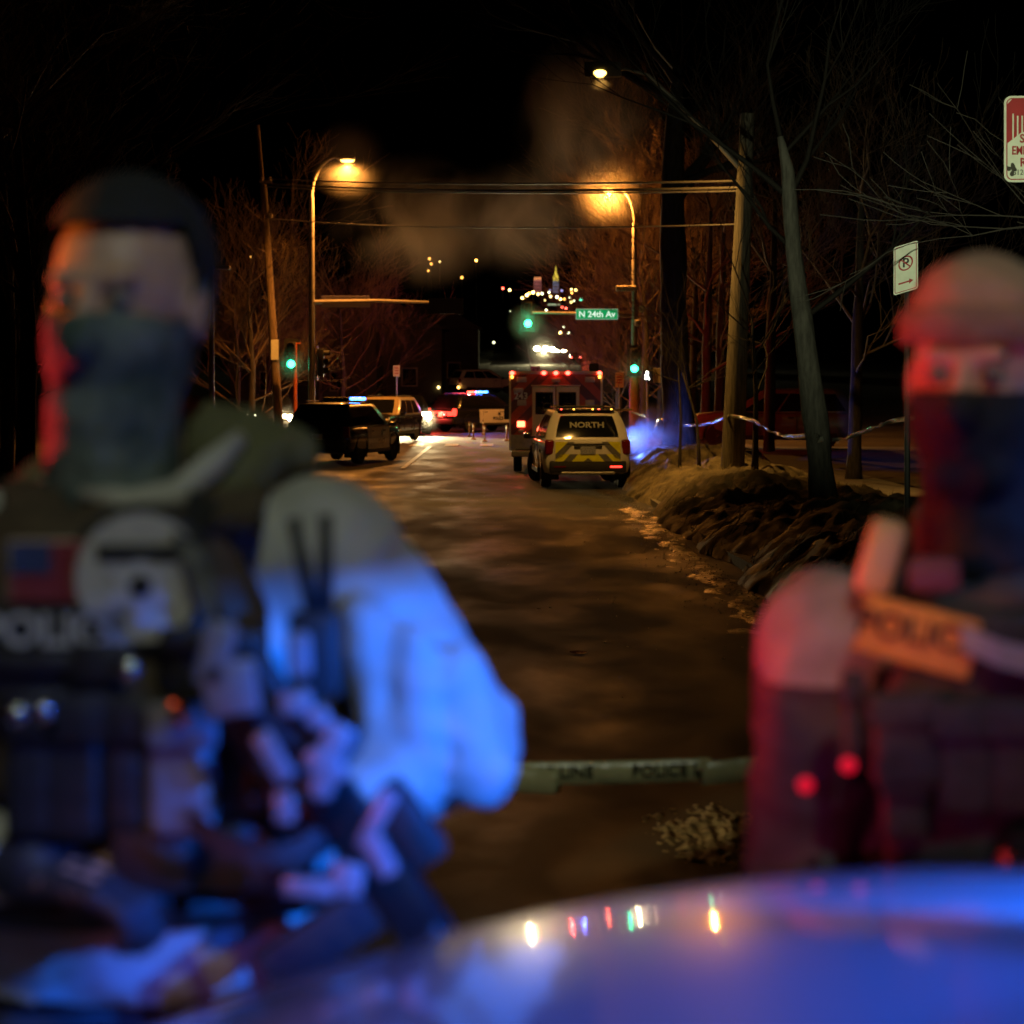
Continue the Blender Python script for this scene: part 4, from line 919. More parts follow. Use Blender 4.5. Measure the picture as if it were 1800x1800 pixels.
# vest
FD = D1 - .16      # front of the plate carrier
v_ = MB(); rows = []
for i in range(13):
    py = 905 + (1345 - 905) * i / 12; row = []
    for j in range(17):
        u = -1 + 2 * j / 16; wpx = (150 + 90 * min(1, i / 4)) ; p = P(225 + u * wpx, py, D1); p.y = D1 - .175 + .07 * u * u + (.02 if i == 0 else 0); row.append(p)
    rows.append(row)
v_.grid(rows); vo = v_.build('plate_carrier', vestm, t, smooth='all', off=off); md = vo.modifiers.new('s', 'SOLIDIFY'); md.thickness = .03; md.offset = 1; bake(vo)
v_ = MB(); v_.grid([[Vector((p.x, 2 * (D1 + .02) - p.y + .02, p.z)) for p in r_] for r_ in rows]); vb = v_.build('back_plate', vestm, t, smooth='all', off=off); md = vb.modifiers.new('s', 'SOLIDIFY'); md.thickness = .03; bake(vb)
for px in (70, 400):
    st_ = MB(); pth = [P(px, 930, D1 - .15), P(px + (px - 225) * .10, 880, D1 - .08), P(px + (px - 225) * .12, 862, D1 + .03), P(px, 930, D1 + .17)]
    st_.grid([[p + Vector((-.03, 0, .012)), p + Vector((.03, 0, .012))] for p in pth]); so = st_.build('shoulder_strap', vestm, t, off=off); md = so.modifiers.new('s', 'SOLIDIFY'); md.thickness = .014; bake(so)
cum = MB(); cum.grid([[Vector((base.x + .228 * math.sin(a), D1 + .02 - .165 * math.cos(a), P(0, py, D1).z)) for a in [2 * math.pi * i / 36 for i in range(37)]] for py in (1190, 1250, 1320)]); co_ = cum.build('side_band', vestm, t, smooth='all', off=off); md = co_.modifiers.new('s', 'SOLIDIFY'); md.thickness = .012; md.offset = 1; bake(co_)
FF = D1 - .212
fp = patch(t, off, P(103, 1003, FF + .01), .098, .060, mat('cream_patch', (.60, .50, .42), .7), 'flag_patch')
for k in range(7): MB().rbox(P(103, 1003, FF + .005) + Vector((0, -.003, .0255 - .0085 * k)), (.092, .003, .0046), .0005, 1).build('red_stripe', mat('flag_red', (.42, .05, .05), .7), fp, off=off)
MB().rbox(P(103, 1003, FF + .003) + Vector((-.026, -.005, .0125)), (.040, .003, .030), .0005, 1).build('blue_canton', mat('flag_blue', (.03, .05, .16), .7), fp, off=off)
bp = MB(); bp.lathe([(.072, 0), (.072, .006), (.068, .008)], 28, c=P(247, 1015, FF + .012), rot=Matrix.Rotation(R(90), 3, 'X')); bp = bp.build('badge_patch', mat('black_patch', (.02, .02, .02), .8), t, smooth=True, off=off)
pale = mat('pale_thread', (.52, .50, .44), .8, var=.2, scale=60)
dd_ = MB(); dd_.lathe([(.062, 0), (.062, .003)], 28, c=P(247, 1015, FF + .002), rot=Matrix.Rotation(R(90), 3, 'X')); dd_.build('badge_disc', pale, bp, off=off)
MB().rbox(P(247, 972, FF - .003), (.085, .003, .016), .001, 1).build('badge_band', MATS['black_patch'], bp, off=off)
stp = MB(); c_ = P(247, 1030, FF - .004); stp.add([c_ + Vector(((.040 if k % 2 == 0 else .020) * math.sin(math.pi * k / 6), 0, (.040 if k % 2 == 0 else .020) * math.cos(math.pi * k / 6))) for k in range(12)], [tuple(range(12))]); stp.build('badge_star', mat('silver_thread', (.62, .62, .66), .5), bp, off=off)
stp = MB(); stp.lathe([(.011, 0), (.011, .002)], 14, c=P(247, 1030, FF - .005), rot=Matrix.Rotation(R(90), 3, 'X')); stp.build('badge_centre', MATS['black_patch'], bp, off=off)
pp = patch(t, off, P(95, 1110, FF + .008), .135, .046, MATS['black_patch'], 'name_tape')
text('POLICE', .044, pale, pp, P(95, 1110, FF + .001) - off, (R(90), 0, 0), bold=.0012)
for (px, py, w_, h_, dp, nm, m_) in ((60, 1200, .11, .06, .03, 'pouch', pouchm), (175, 1230, .05, .11, .035, 'pouch', pouchm), (320, 1350, .062, .125, .05, 'tall_pouch', mat('grey_pouch_nylon', (.20, .20, .20), .6, var=.3, scale=30)), (225, 1340, .045, .13, .04, 'magazine_pouch', pouchm), (130, 1345, .06, .14, .04, 'magazine_pouch', pouchm), (60, 1340, .05, .14, .04, 'magazine_pouch', pouchm), (400, 1190, .07, .09, .045, 'pouch', pouchm), (440, 1330, .07, .12, .05, 'pouch', pouchm), (330, 1165, .05, .07, .03, 'pouch', pouchm)):
    o = MB().rbox(P(px, py, FF - dp / 2 + .02 + (.05 if px > 380 else 0)), (w_, dp, h_), .012, 3).build(nm, m_, t, smooth=True, off=off)
    MB().rbox(P(px, py, FF - dp + .012 + (.05 if px > 380 else 0)) + Vector((0, 0, h_ * .32)), (w_ + .004, .012, h_ * .34), .005, 2).build('flap', m_, o, smooth=True, off=off)
pb_ = MB(); pb_.lathe([(.012, 0), (.012, .008), (.004, .01)], 14, c=P(322, 1250, FF - .055), rot=Matrix.Rotation(R(90), 3, 'X')); pb_.build('snap_button', M['chrome'], t, smooth=True, off=off)
for px, py in ((225, 1178), (75, 1252), (30, 1255)): k_ = MB(); ell(k_, P(px, py, FF - .035), (.012, .008, .012)); k_.build('snap_button', M['chrome'], t, smooth='all', off=off)
# radio with antennas
ra = MB().rbox(P(555, 1150, FF + .03), (.05, .035, .085), .008, 2).build('radio', M['dark'], t, smooth=True, off=off)
for a, b_ in (((558, 1110), (515, 910)), ((572, 1110), (572, 905))): MB().tube([P(*a, FF + .03), P(*b_, FF + .025)], [.0085, .0065], 8).build('antenna', M['dark'], ra, smooth='all', off=off)
cbp = MB(); pts = [P(540, 1190, FF + .01)]
for i in range(60): f = i / 59; pts.append(P(530 - 90 * f + 8 * math.cos(i * 1.4), 1195 + 220 * f - 120 * f * (1 - f), FF - .005 + .01 * math.sin(i * 1.4)))
cbp.tube(pts, .003, 5); cbp.build('radio_cord', M['dark'], ra, smooth='all', off=off, fix=False)
belt = MB(); belt.grid([[Vector((base.x + .232 * math.sin(a), D1 + .02 - .168 * math.cos(a), P(0, py, D1).z)) for a in [2 * math.pi * i / 36 for i in range(37)]] for py in (1515, 1570)]); bo_ = belt.build('belt', pouchm, t, smooth='all', off=off); md = bo_.modifiers.new('s', 'SOLIDIFY'); md.thickness = .01; md.offset = 1; bake(bo_)
for px, w_ in ((270, .08), (400, .07), (500, .06)): MB().rbox(P(px, 1500, FF + .01 + (.04 if px > 380 else 0)), (w_, .05, .07), .012, 2).build('belt_pouch', pouchm, t, smooth=True, off=off)

r6 = random.Random(9); bkm = mat('pale_glint_metal', (.32, .32, .34), .35, metal=.3, var=.3)  # pale shiny pieces added where the blue glints belong
for px, py, w_, h_ in ((525, 1150, .022, .04), (520, 1235, .03, .022), (560, 1262, .02, .02), (592, 1300, .026, .03), (572, 1345, .03, .04), (565, 1385, .022, .02), (662, 1440, .016, .06), (668, 1505, .02, .04), (545, 1560, .05, .018), (610, 1545, .03, .03), (480, 1330, .02, .05), (405, 1210, .05, .05), (380, 1150, .03, .06), (500, 1420, .02, .03)):
    MB().rbox(P(px, py, D1 - .30), (w_, .012, h_), .005, 2, Matrix.Rotation(r6.uniform(-.6, .6), 3, 'Y')).build('glint_buckle', bkm, t, smooth=True, off=off)
for k_, (a_, b_) in enumerate((((380, 1080), (600, 1330)), ((470, 1390), (640, 1290)), ((330, 1440), (560, 1480)))):
    sb2 = MB(); p0, p1 = P(*a_, D1 - .275), P(*b_, D1 - .275); sb2.grid([[p0.lerp(p1, i / 8) + Vector((0, -.012 * math.sin(math.pi * i / 8), e_ - .02 * math.sin(math.pi * i / 8))) for e_ in (-.011, .011)] for i in range(9)])
    so = sb2.build('webbing_strap', pouchm, t, off=off); md = so.modifiers.new('s', 'SOLIDIFY'); md.thickness = .004; bake(so)

# slung carbine held across the front (its own thing)
gun = thing('slung_carbine', 'black slung carbine hanging muzzle down across the left person', 'firearm', P(560, 1420, D1 - .26))
o0 = Vector(gun.location); a0 = P(455, 1215, D1 - .235); a1 = P(730, 1610, D1 - .20); ax = (a1 - a0).normalized(); L = (a1 - a0).length
yv = Vector((0, -1, 0)); sd = (yv - ax * yv.dot(ax)).normalized(); upv = sd.cross(ax); rot = Matrix((ax, sd, upv)).transposed()
gq = lambda x, y, z: a0 + ax * x + sd * y + upv * z - o0
gm = mat('gun_metal', (.03, .03, .033), .3, metal=.6)
MB().rbox(gq(.20, 0, 0), (.20, .034, .05), .008, 2, rot).build('receiver', gm, gun, smooth=True); MB().tube([gq(.28, 0, .005), gq(.43, 0, .005)], .021, 10).build('handguard', M['dark'], gun, smooth=True)
MB().tube([gq(.42, 0, .005), gq(.56, 0, .005)], .009, 8).build('barrel', gm, gun, smooth=True); MB().rbox(gq(.035, 0, -.01), (.14, .03, .075), .012, 2, rot).build('stock', M['dark'], gun, smooth=True)
MB().rbox(gq(.15, 0, -.065), (.035, .028, .09), .01, 2, rot).build('pistol_grip', M['dark'], gun, smooth=True); MB().rbox(gq(.235, 0, -.085), (.05, .022, .13), .006, 2, rot).build('magazine', M['dark'], gun, smooth=True)
sgt = MB().rbox(gq(.19, 0, .045), (.08, .035, .04), .008, 2, rot).build('sight', M['dark'], gun, smooth=True); MB().tube([gq(.15, 0, .05), gq(.145, 0, .05)], .014, 12).build('lens', M['glass'], sgt)
MB().tube([gq(.33, -.03, .0), gq(.41, -.03, 0)], .012, 10).build('weapon_light', M['steel'], gun, smooth=True)
sl = MB(); pth = [gq(.02, 0, .0), P(380, 1090, D1 - .24) - o0, P(330, 950, D1 - .22) - o0, P(360, 870, D1 - .12) - o0]
sl.grid([[p + Vector((-.014, 0, .006)), p + Vector((.014, 0, -.006))] for p in pth]); so = sl.build('sling', pouchm, gun); md = so.modifiers.new('s', 'SOLIDIFY'); md.thickness = .004; bake(so)

# ---- right person
D2 = 2.40; s2 = F / D2; gz = GZ(D2)
base = Vector((P(1735, 0, D2).x, D2 + .02, gz)); off = base
t = thing('person', 'person in dark jacket, tan cap and black face mask at the right edge', 'person', base)
J = dict(sl=P(1465, 1150, D2 - .04), sr=P(2040, 1120, D2 + .05), neck=P(1742, 985, D2 + .03), pel=Vector((base.x, D2 + .03, gz + .93)),
         el=P(1405, 1530, D2 - .02), er=P(2150, 1560, D2 + .06), wl=P(1520, 1690, D2 - .16), wr=P(1880, 1640, D2 - .12))
for k, sg in (('l', -1), ('r', 1)):
    J['h' + k] = J['pel'] + Vector((sg * .095, 0, -.06)); J['k' + k] = Vector((base.x + sg * .12, D2, gz + .48)); J['a' + k] = Vector((base.x + sg * .14, D2 + .03, gz + .085))
hc = P(1727, 668, D2 - .02); fw = Vector((-.45, -.88, .0))
hd2 = dict(l=((.7, -.2, -.2), (.1, .4, -1)), r=((-.7, -.3, .0), (0, .5, -1)))
bo, q, rot = body(t, off, J, hc, fw, hd2); eyes(t, off, q, rot)
b = MB(); ell(b, q(0, -.010, .052), (.088, .106, .086), rot); ell(b, q(0, .0, .075), (.082, .098, .072), rot)
zc2 = q(0, 0, .046).z; kc = skinblob('knit_cap', b, capm, t, off, .006, 4, folds(.007, 40), cut=lambda c: c.z < zc2)
b = MB(); n = 28; cuff = [q(.092 * math.cos(a), .108 * math.sin(a) - .008, .058 + .006 * math.sin(a)) for a in [2 * math.pi * i / n for i in range(n + 1)]]
b.grid([[p + (p - q(0, 0, .05)).normalized() * k_ + Vector((0, 0, z_)) for z_, k_ in ((-.02, 0), (-.012, .006), (.012, .006), (.02, 0))] for p in cuff]); b.build('cuff', mat('cap_cuff', (.27, .20, .14), .9, scale=40, bump=.4), kc, smooth='all', off=off)
b = MB(); n = 18; nk = P(1745, 985, D2 + .02)
for i in range(n):
    f = lambda a: nk + Vector((.13 * math.cos(a), .112 * math.sin(a), .03 * math.cos(a) + .04 * math.sin(a)))
    capsule(b, f(2 * math.pi * i / n), .032, f(2 * math.pi * (i + 1) / n), .032, 10)
skinblob('hood', b, navy, t, off, .008, 6, folds(.016, 22, 15.))
b = MB(); ell(b, q(0, -.012, .02), (.089, .106, .10), rot); ell(b, q(0, .016, -.040), (.077, .090, .098), rot); capsule(b, q(0, .09, -.01), .016, q(0, .108, -.034), .025); capsule(b, q(-.02, .055, -.10), .036, q(.02, .055, -.10), .036)
capsule(b, q(0, .01, -.10), .066, q(0, -.02, -.19), .078)
q2_, rot2_ = q, rot
def cutm2(c):
    l = rot2_.transposed() @ (c - q2_(0, 0, 0)); return l.z > -.010 if l.y > -.03 else l.z > .045
skinblob('face_mask', b, maskm, t, off, .006, 4, folds(.006, 34, 8.), cut=cutm2)
b = MB(); ch = (J['sl'] + J['sr']) / 2
ell(b, ch + Vector((0, .01, -.09)), (.205, .135, .19)); ell(b, ch + Vector((0, .01, -.30)), (.195, .135, .22)); ell(b, J['pel'] + Vector((0, 0, .12)), (.20, .14, .18))
capsule(b, J['sl'] + Vector((.02, 0, 0)), .080, J['sr'], .080); capsule(b, J['neck'] + Vector((0, 0, -.04)), .10, J['neck'] + Vector((0, 0, .03)), .092)
for k in 'lr': capsule(b, J['s' + k], .084, J['e' + k], .062); capsule(b, J['e' + k], .064, J['w' + k].lerp(J['e' + k], .12), .046)
skinblob('jacket', b, navy, t, off, .008, 5, folds(.012, 24, 12.), cut=lambda c: c.z < gz + .86 and abs(c.x - base.x) < .25)
trousers_boots(t, off, J, trou)
for k in 'lr':
    b = MB(); hand(b, J['w' + k], *hd2[k], r=.0112); capsule(b, J['w' + k], .038, J['w' + k].lerp(J['e' + k], .2), .042); skinblob('glove', b, glovem, t, off, .005, 3)
darkvest = mat('black_vest_nylon', (.03, .03, .034), .75, var=.3, scale=30, bump=.3)
rows = []
for i in range(13):
    py = 1040 + (1470 - 1040) * i / 12
    rows.append([Vector((P(1745 + u * (150 + 70 * min(1, i / 4)), py, D2).x, D2 - .17 + .06 * u * u + .04 * u, P(0, py, D2).z)) for u in [-1 + j / 8 for j in range(17)]])
v_ = MB(); v_.grid(rows); vo = v_.build('plate_carrier', darkvest, t, smooth='all', off=off); md = vo.modifiers.new('s', 'SOLIDIFY'); md.thickness = .03; md.offset = 1; bake(vo)
for px in (1600, 1890):
    st_ = MB(); pth = [P(px, 1060, D2 - .15), P(px + 5, 1010, D2 - .08), P(px + 5, 1000, D2 + .03), P(px, 1060, D2 + .16)]
    st_.grid([[p + Vector((-.03, 0, .01)), p + Vector((.03, 0, .01))] for p in pth]); so = st_.build('shoulder_strap', darkvest, t, off=off); md = so.modifiers.new('s', 'SOLIDIFY'); md.thickness = .014; bake(so)
F2 = D2 - .215; yrot = Matrix.Rotation(R(14), 3, 'Y') @ Matrix.Rotation(R(-14), 3, 'Z')
ochre = mat('ochre_patch', (.60, .30, .05), .6, var=.2, scale=40)
pp = MB().rbox(P(1612, 1118, F2 + .015), (.125, .008, .064), .004, 2, yrot).build('name_tape', ochre, t, smooth=True, off=off)
text('POLICE', .040, mat('brown_ink', (.10, .04, .02), .8), pp, P(1612, 1112, F2 + .007) - off, (R(90), R(10), R(-14)), bold=.001)
MB().rbox(P(1548, 980, D2 - .14), (.042, .03, .088), .014, 3, Matrix.Rotation(R(16), 3, 'Y')).build('shoulder_microphone', mat('pale_plastic', (.58, .40, .22), .5), t, smooth=True, off=off)
MB().rbox(P(1640, 1010, D2 - .16), (.06, .03, .04), .012, 2).build('shoulder_pad', mat('plum_nylon', (.16, .05, .08), .7), t, smooth=True, off=off)
b = MB(); capsule(b, J['sl'] + Vector((-.004, -.008, .012)), .084, J['sl'].lerp(J['el'], .45), .080); skinblob('shoulder_patch', b, mat('grey_shoulder_fabric', (.30, .26, .27), .7, scale=20), t, off, .007, 4, folds(.012, 24), cut=lambda c: c.z < J['sl'].z - .03 or c.x > J['sl'].x + .07)
for (px, py, w_, h_, dp) in ((1590, 1300, .07, .10, .05), (1690, 1330, .06, .12, .05), (1780, 1330, .06, .12, .05), (1500, 1260, .022, .10, .02), (1590, 1420, .05, .07, .03)):
    o = MB().rbox(P(px, py, F2 - dp / 2 + .025), (w_, dp, h_), .012, 3).build('pouch', darkvest, t, smooth=True, off=off)
    MB().rbox(P(px, py, F2 - dp + .018) + Vector((0, 0, h_ * .32)), (w_ + .004, .012, h_ * .34), .005, 2).build('flap', darkvest, o, smooth=True, off=off)
sl = MB(); pth = [P(1690, 1120, F2 - .01), P(1760, 1150, F2 - .02), P(1830, 1165, F2 - .01)]
sl.grid([[p + Vector((0, 0, .014)), p + Vector((0, -.004, -.014))] for p in pth]); so = sl.build('chest_strap', mat('grey_strap', (.3, .3, .32), .6), t, off=off); md = so.modifiers.new('s', 'SOLIDIFY'); md.thickness = .005; bake(so)
for px, py in ((1491, 1345), (1416, 1380)):
    k_ = MB(); ell(k_, P(px, py, F2 - .01), (.008, .006, .008)); k_.build('red_dot', emis('emissive_red_dot', (.8, .005, .03), .9, False), t, smooth='all', off=off)  # small dots with red emission

# ------------------------------------------------------------------ light sources around the camera: a patrol car left of frame and a street lamp behind
src = suv('white patrol SUV standing left of the people, red flashers on', (-2.80, 1.0, GZ(1.0) + .01), AW, paint='white', name='police_suv', police=True, door='black', bar=(False, False))
def loc_(v): return Matrix.Rotation(-AW, 3, 'Z') @ (Vector(v) - Vector(src.location))
def srclamp(v, tgt, col, pw, size, blend=.5, nm='flasher', em='red', r=.02):
    h_ = MB().rbox(loc_(Vector(v)), (.05, .05, .04), .01).build(nm, E[em], src, smooth=True)
    dv = (Vector(tgt) - Vector(v)).normalized() * .07
    return lamp('SPOT', nm + '_beam', src, loc_(Vector(v) + dv), col, pw, r, loc_(tgt), size, blend)
srclamp((-1.72, 3.20, 1.98), (-.45, 2.25, 2.30), (1, .03, .03), 190, 44)                      # red rim on the left person
srclamp((-1.72, 2.45, 2.62), (-.50, 2.15, 2.54), (1, .26, .02), 50, 8)                       # added orange spot that tints the forehead edge
srclamp((-1.74, -1.25, 2.40), (.40, 2.25, 1.93), (1, .03, .24), 120, 9)                      # red on the right person
srclamp((-1.74, -1.10, 2.48), (.385, 2.25, 2.13), (1, .30, .02), 200, 4.5)                       # added amber spot that tints the right person
srclamp((-1.74, -.95, 2.55), (.46, 2.30, 2.49), (1, .20, .06), 150, 4.2)                       # added amber spot that tints the right face
srclamp((-1.74, 1.6, 2.35), (3.75, 18.5, 4.9), (.92, 1, .64), 4600, 26, .7, 'spotlight', 'white', .03)
srclamp((-1.74, -.6, 2.5), (-.25, 1.75, 1.86), (1, .12, .02), 60, 13, .9)  # added red-orange spot that tints the bonnet's nose
srclamp((-1.9, 3.45, 1.58), (.74, 8.1, .66), (1, .72, .30), 600, 6, .9, 'added_crust_lamp', 'white', .03)  # narrow warm beam added to brighten the pale crust
sl_ = thing('street_lamp', 'greenish white street lamp on a tall pole behind the photographer', 'street lamp', (3.3, -6, GZ(-6)))
MB().tube([(0, 0, 0), (0, 0, 8.6)], [.12, .07], 12).build('pole', M['galv'], sl_, smooth=True); MB().tube(arc((0, 0, 8.5), (-1.6, .6, 9.3), 1), .04, 8).build('lamp_arm', M['galv'], sl_, smooth=True)
cobra_head(sl_, (-1.9, .7, 9.3), (-1, 0, 0), E['led'], 'galv'); lamp('SPOT', 'lamp_light', sl_, (-1.9, .7, 9.0), (.90, 1, .80), 840, .12, (-3.7, 8.2, 1.85), 18, .6)

# ------------------------------------------------------------------ barrier tape
def ribbon(name, label, pts, wd, seed, m, twist=.6, sub=10, group=None, ink=True):
    pts = [Vector(p) for p in pts]; fine = []
    for i in range(len(pts) - 1):
        p0 = pts[max(0, i - 1)]; p1 = pts[i]; p2 = pts[i + 1]; p3 = pts[min(len(pts) - 1, i + 2)]
        for k in range(sub):
            t_ = k / sub; fine.append(.5 * ((2 * p1) + (p2 - p0) * t_ + (2 * p0 - 5 * p1 + 4 * p2 - p3) * t_ ** 2 + (3 * p1 - p0 - 3 * p2 + p3) * t_ ** 3))
    fine.append(pts[-1]); b = MB(); rows = []; s_ = 0
    for i, p in enumerate(fine):
        if i: s_ += (p - fine[i - 1]).length
        tn = (fine[min(i + 1, len(fine) - 1)] - fine[max(i - 1, 0)]).normalized(); a = twist * noise.noise(Vector((s_ * .9, seed, 0))) * 3
        n1 = tn.cross(Vector((0, 0, 1))).normalized(); n2 = n1.cross(tn); w1 = n2 * math.cos(a) + n1 * math.sin(a); n_ = w1.cross(tn)
        rows.append([p - w1 * wd / 2, p + n_ * .004, p + w1 * wd / 2])
    b.grid(rows); o = b.build(name, m, smooth='all', fix=False); md = o.modifiers.new('s', 'SOLIDIFY'); md.thickness = .0015; bake(o)
    return tag(o, label, 'tape', group), fine
shiny = mat('glossy_barrier_tape', (.80, .76, .55), .14, metal=.45, scale=3, bump=.6, col2=(.55, .58, .66))
pa = [P(1108, 724, 86), P(1137, 735, 60), P(1146, 760, 58), P(1160, 736, 56), P(1178, 748, 55), P(1197, 746, 52.8)]
ribbon('barrier_tape', 'twisted blue lit barrier tape sagging from the orange pole to the thick trunk', pa, .075, 1, shiny, .9)
ribbon('barrier_tape', 'barrier tape with multicoloured glints strung from the thick trunk to the wooden pole', [P(1200, 748, 52.5), P(1232, 747, 46), P(1260, 740, 42), P(1280, 731, 39.2)], .075, 2, shiny, .9)
ribbon('barrier_tape', 'sagging barrier tape with green and pink glints between wooden pole and leaning tree', [P(1284, 731, 39.2), P(1322, 739, 36.9), P(1352, 757, 34.5), P(1385, 767, 32.5), P(1434, 766, 29.8), P(1437, 774, 29.75), P(1448, 771, 29.75)], .075, 3, shiny, .9)
ribbon('barrier_tape', 'thin stretch of barrier tape rising right from the leaning tree', [P(1462, 773, 29.7), P(1482, 771, 28), P(1520, 758, 26), P(1570, 740, 23), P(1660, 728, 20), P(1800, 700, 17.2)], .06, 4, shiny, .9)
ribbon('barrier_tape', 'yellow barrier tape beside the rescue vehicle roof, tied to the orange pole', [P(1060, 722, 70), P(1085, 721, 76), P(1112, 720, 86)], .09, 5, M['tape'], .3)
# near tape between the two people: pole to pole outside the frame
pts = [Vector((-3.6, 5.4, 1.62)), P(760, 1362, 5), P(900, 1360, 5), P(1060, 1358, 5), P(1240, 1352, 5), P(1400, 1340, 5), Vector((2.95, 5.6, 1.66))]
o, fine = ribbon('barrier_tape', 'blurred yellow barrier tape stretched low behind the two people', pts, .056, 9, mat('near_barrier_tape', (.55, .52, .26), .25, scale=12, bump=.3), .05)
for k, px in enumerate((660, 930, 1165, 1330)):
    text('POLICE LINE', .042, M['ink'], o, P(px + 30, 1359 - max(0, px - 1000) * .03, 4.996), (R(90), R(-1.5), 0), name='tape_lettering')
for x, d in ((-3.62, 5.42), (2.97, 5.62)):
    t = thing('sign_post', 'steel post at the %s end of the near barrier tape' % ('left' if x < 0 else 'right'), 'post', (x, d, GZ(d)))
    MB().tube([(0, 0, 0), (0, 0, 2.2)], .03, 8).build('post', M['steel'], t); MB().rbox((0, -.03, 1.95), (.3, .01, .4), .004).build('panel', M['signwhite'], t)

# ------------------------------------------------------------------ far street: cars, lamps, barrels, towers
def farcar(label, px, py, d, face, lit):
    q = P(px, py, d); t = thing('car', label, 'car', (q.x, d, q.z), -AW if face else AW)
    b = MB(); b.rbox((0, 0, .62), (4.4, 1.8, .62), .15, 2); b.build('body', M['black'], t, smooth=True); c_ = MB(); c_.box((-.2, 0, 1.2), (2.6, 1.6, .58), None, .75); c_.build('cabin', M['glass'], t)
    for s in (1, -1):
        if face: MB().ball((2.25, s * .62, .72), (.2, .42, .34)).build('headlight', E['head'], t)
        else: MB().ball((-2.25, s * .62, .78), (.06, .16, .12)).build('taillight', emis('far_tail', (1, .10, .06), 16, False), t)
        for x in (-1.4, 1.4): MB().cyl((x, s * .75, .32), (x, s * .92, .32), .32, 12).build('wheel', M['rubber'], t)
    return t
for lab, px, py, d, f in (('far car with bright headlights, leftmost of the oncoming row', 951, 622, 300, 1), ('far car with bright headlights, middle of the oncoming row', 963, 623, 305, 1), ('far car with headlights right of the oncoming row', 984, 626, 340, 1), ('far car with red tail lights on the hill', 1011, 638, 285, 0), ('farthest car with red tail lights up the hill', 1003, 578, 520, 0), ('far oncoming car higher up the hill', 988, 588, 480, 1), ('far car with headlights high on the hill near the skyline lights', 978, 598, 430, 1)):
    t = farcar(lab, px, py, d, f, 1)
q = P(957, 618, 295); lt = lamp('SPOT', 'headlight_light', None, q, (1, .85, .42), 9000, .2, P(940, 650, 262), 110, .8); lt.name = 'far_headlight_light'
# construction barrels and barricade
for i, (px, py, d) in enumerate(((1027, 628, 250), (1035, 646, 235), (1031, 660, 150))):
    q = P(px, py, d); t = thing('traffic_barrel', ['glowing orange construction column up the hill, upper one', 'glowing orange construction column up the hill, lower one', 'orange striped barrel right above the ambulance roof'][i], 'barrel', (q.x, d, GZ(d)), 0)
    zt = q.z - GZ(d) + .7; MB().lathe([(.42, 0), (.42, .1), (.33, .12), (.27, zt), (.1, zt + .05)], 14).build('body', emis('glowing_orange_barrel', (1, .13, .05), .55, False), t, smooth=True)  # barrel body glows by itself to imitate light falling on it
    for k in range(3): MB().lathe([(.34, zt * (.3 + .22 * k)), (.33, zt * (.36 + .22 * k))], 14).build('band', M['signred'], t)
# distant street lamps and lit windows
r5 = random.Random(21)
spots = [(926, 519), (930, 516), (937, 514), (953, 516), (958, 528), (965, 514), (968, 521), (979, 522), (985, 526), (992, 526), (1001, 523), (1004, 531), (1004, 509), (1005, 515), (1012, 510), (1009, 529), (946, 517), (922, 527), (884, 507), (896, 510), (988, 540), (995, 542), (918, 524), (897, 548), (923, 549), (944, 557), (985, 585), (1000, 586), (991, 575), (1021, 527), (758, 464), (753, 476), (837, 458), (812, 488), (755, 597), (757, 607), (755, 455), (773, 460), (441, 452), (868, 602), (935, 602), (920, 590), (771, 681), (806, 681), (947, 634), (969, 632), (960, 545), (1000, 592), (1007, 604)]
cols = [('far_lamp_warm', (1, .70, .22), 14), ('far_lamp_pale', (.95, 1, .55), 12), ('far_lamp_amber', (1, .45, .08), 12), ('far_lamp_red', (1, .10, .06), 12), ('far_lamp_green', (.1, 1, .55), 10)]
for i, (px, py) in enumerate(spots):
    d = 1500 if py < 530 else (700 if py < 560 else 420)
    if px < 870: d = 330
    if py > 590 and px < 860: d = 190
    if py > 640: d = 150
    q = P(px, py, d); g = min(GZ(d), q.z - 5); t = thing('street_lamp', 'tiny glowing street light far up the hill among the city lights', 'street lamp', (q.x, d, g), 0, 'distant city lights')
    ci = r5.choice([0, 0, 1, 1, 1, 2]); 
    if (px, py) in ((884, 507), (988, 540), (995, 542), (837, 458)): ci = 3
    if (px, py) in ((1021, 527),): ci = 4
    if px < 860: ci = r5.choice([2, 0]); 
    dim = .25 if px in (758, 753, 755, 773, 812, 897, 868, 920, 441) else r5.choice([.35, .6, 1, 1])
    nm, c_, s_ = cols[ci]
    MB().tube([(0, 0, 0), (0, 0, q.z - g)], d * .00012, 5).build('pole', M['dark'], t); rr = d / F * (1.5 + r5.random() * 1.2)
    MB().ball((0, -rr, q.z - g), rr, 10, 6).build('lamp_globe', emis('%s_%d' % (nm, int(dim * 100)), c_, s_ * dim, False), t)
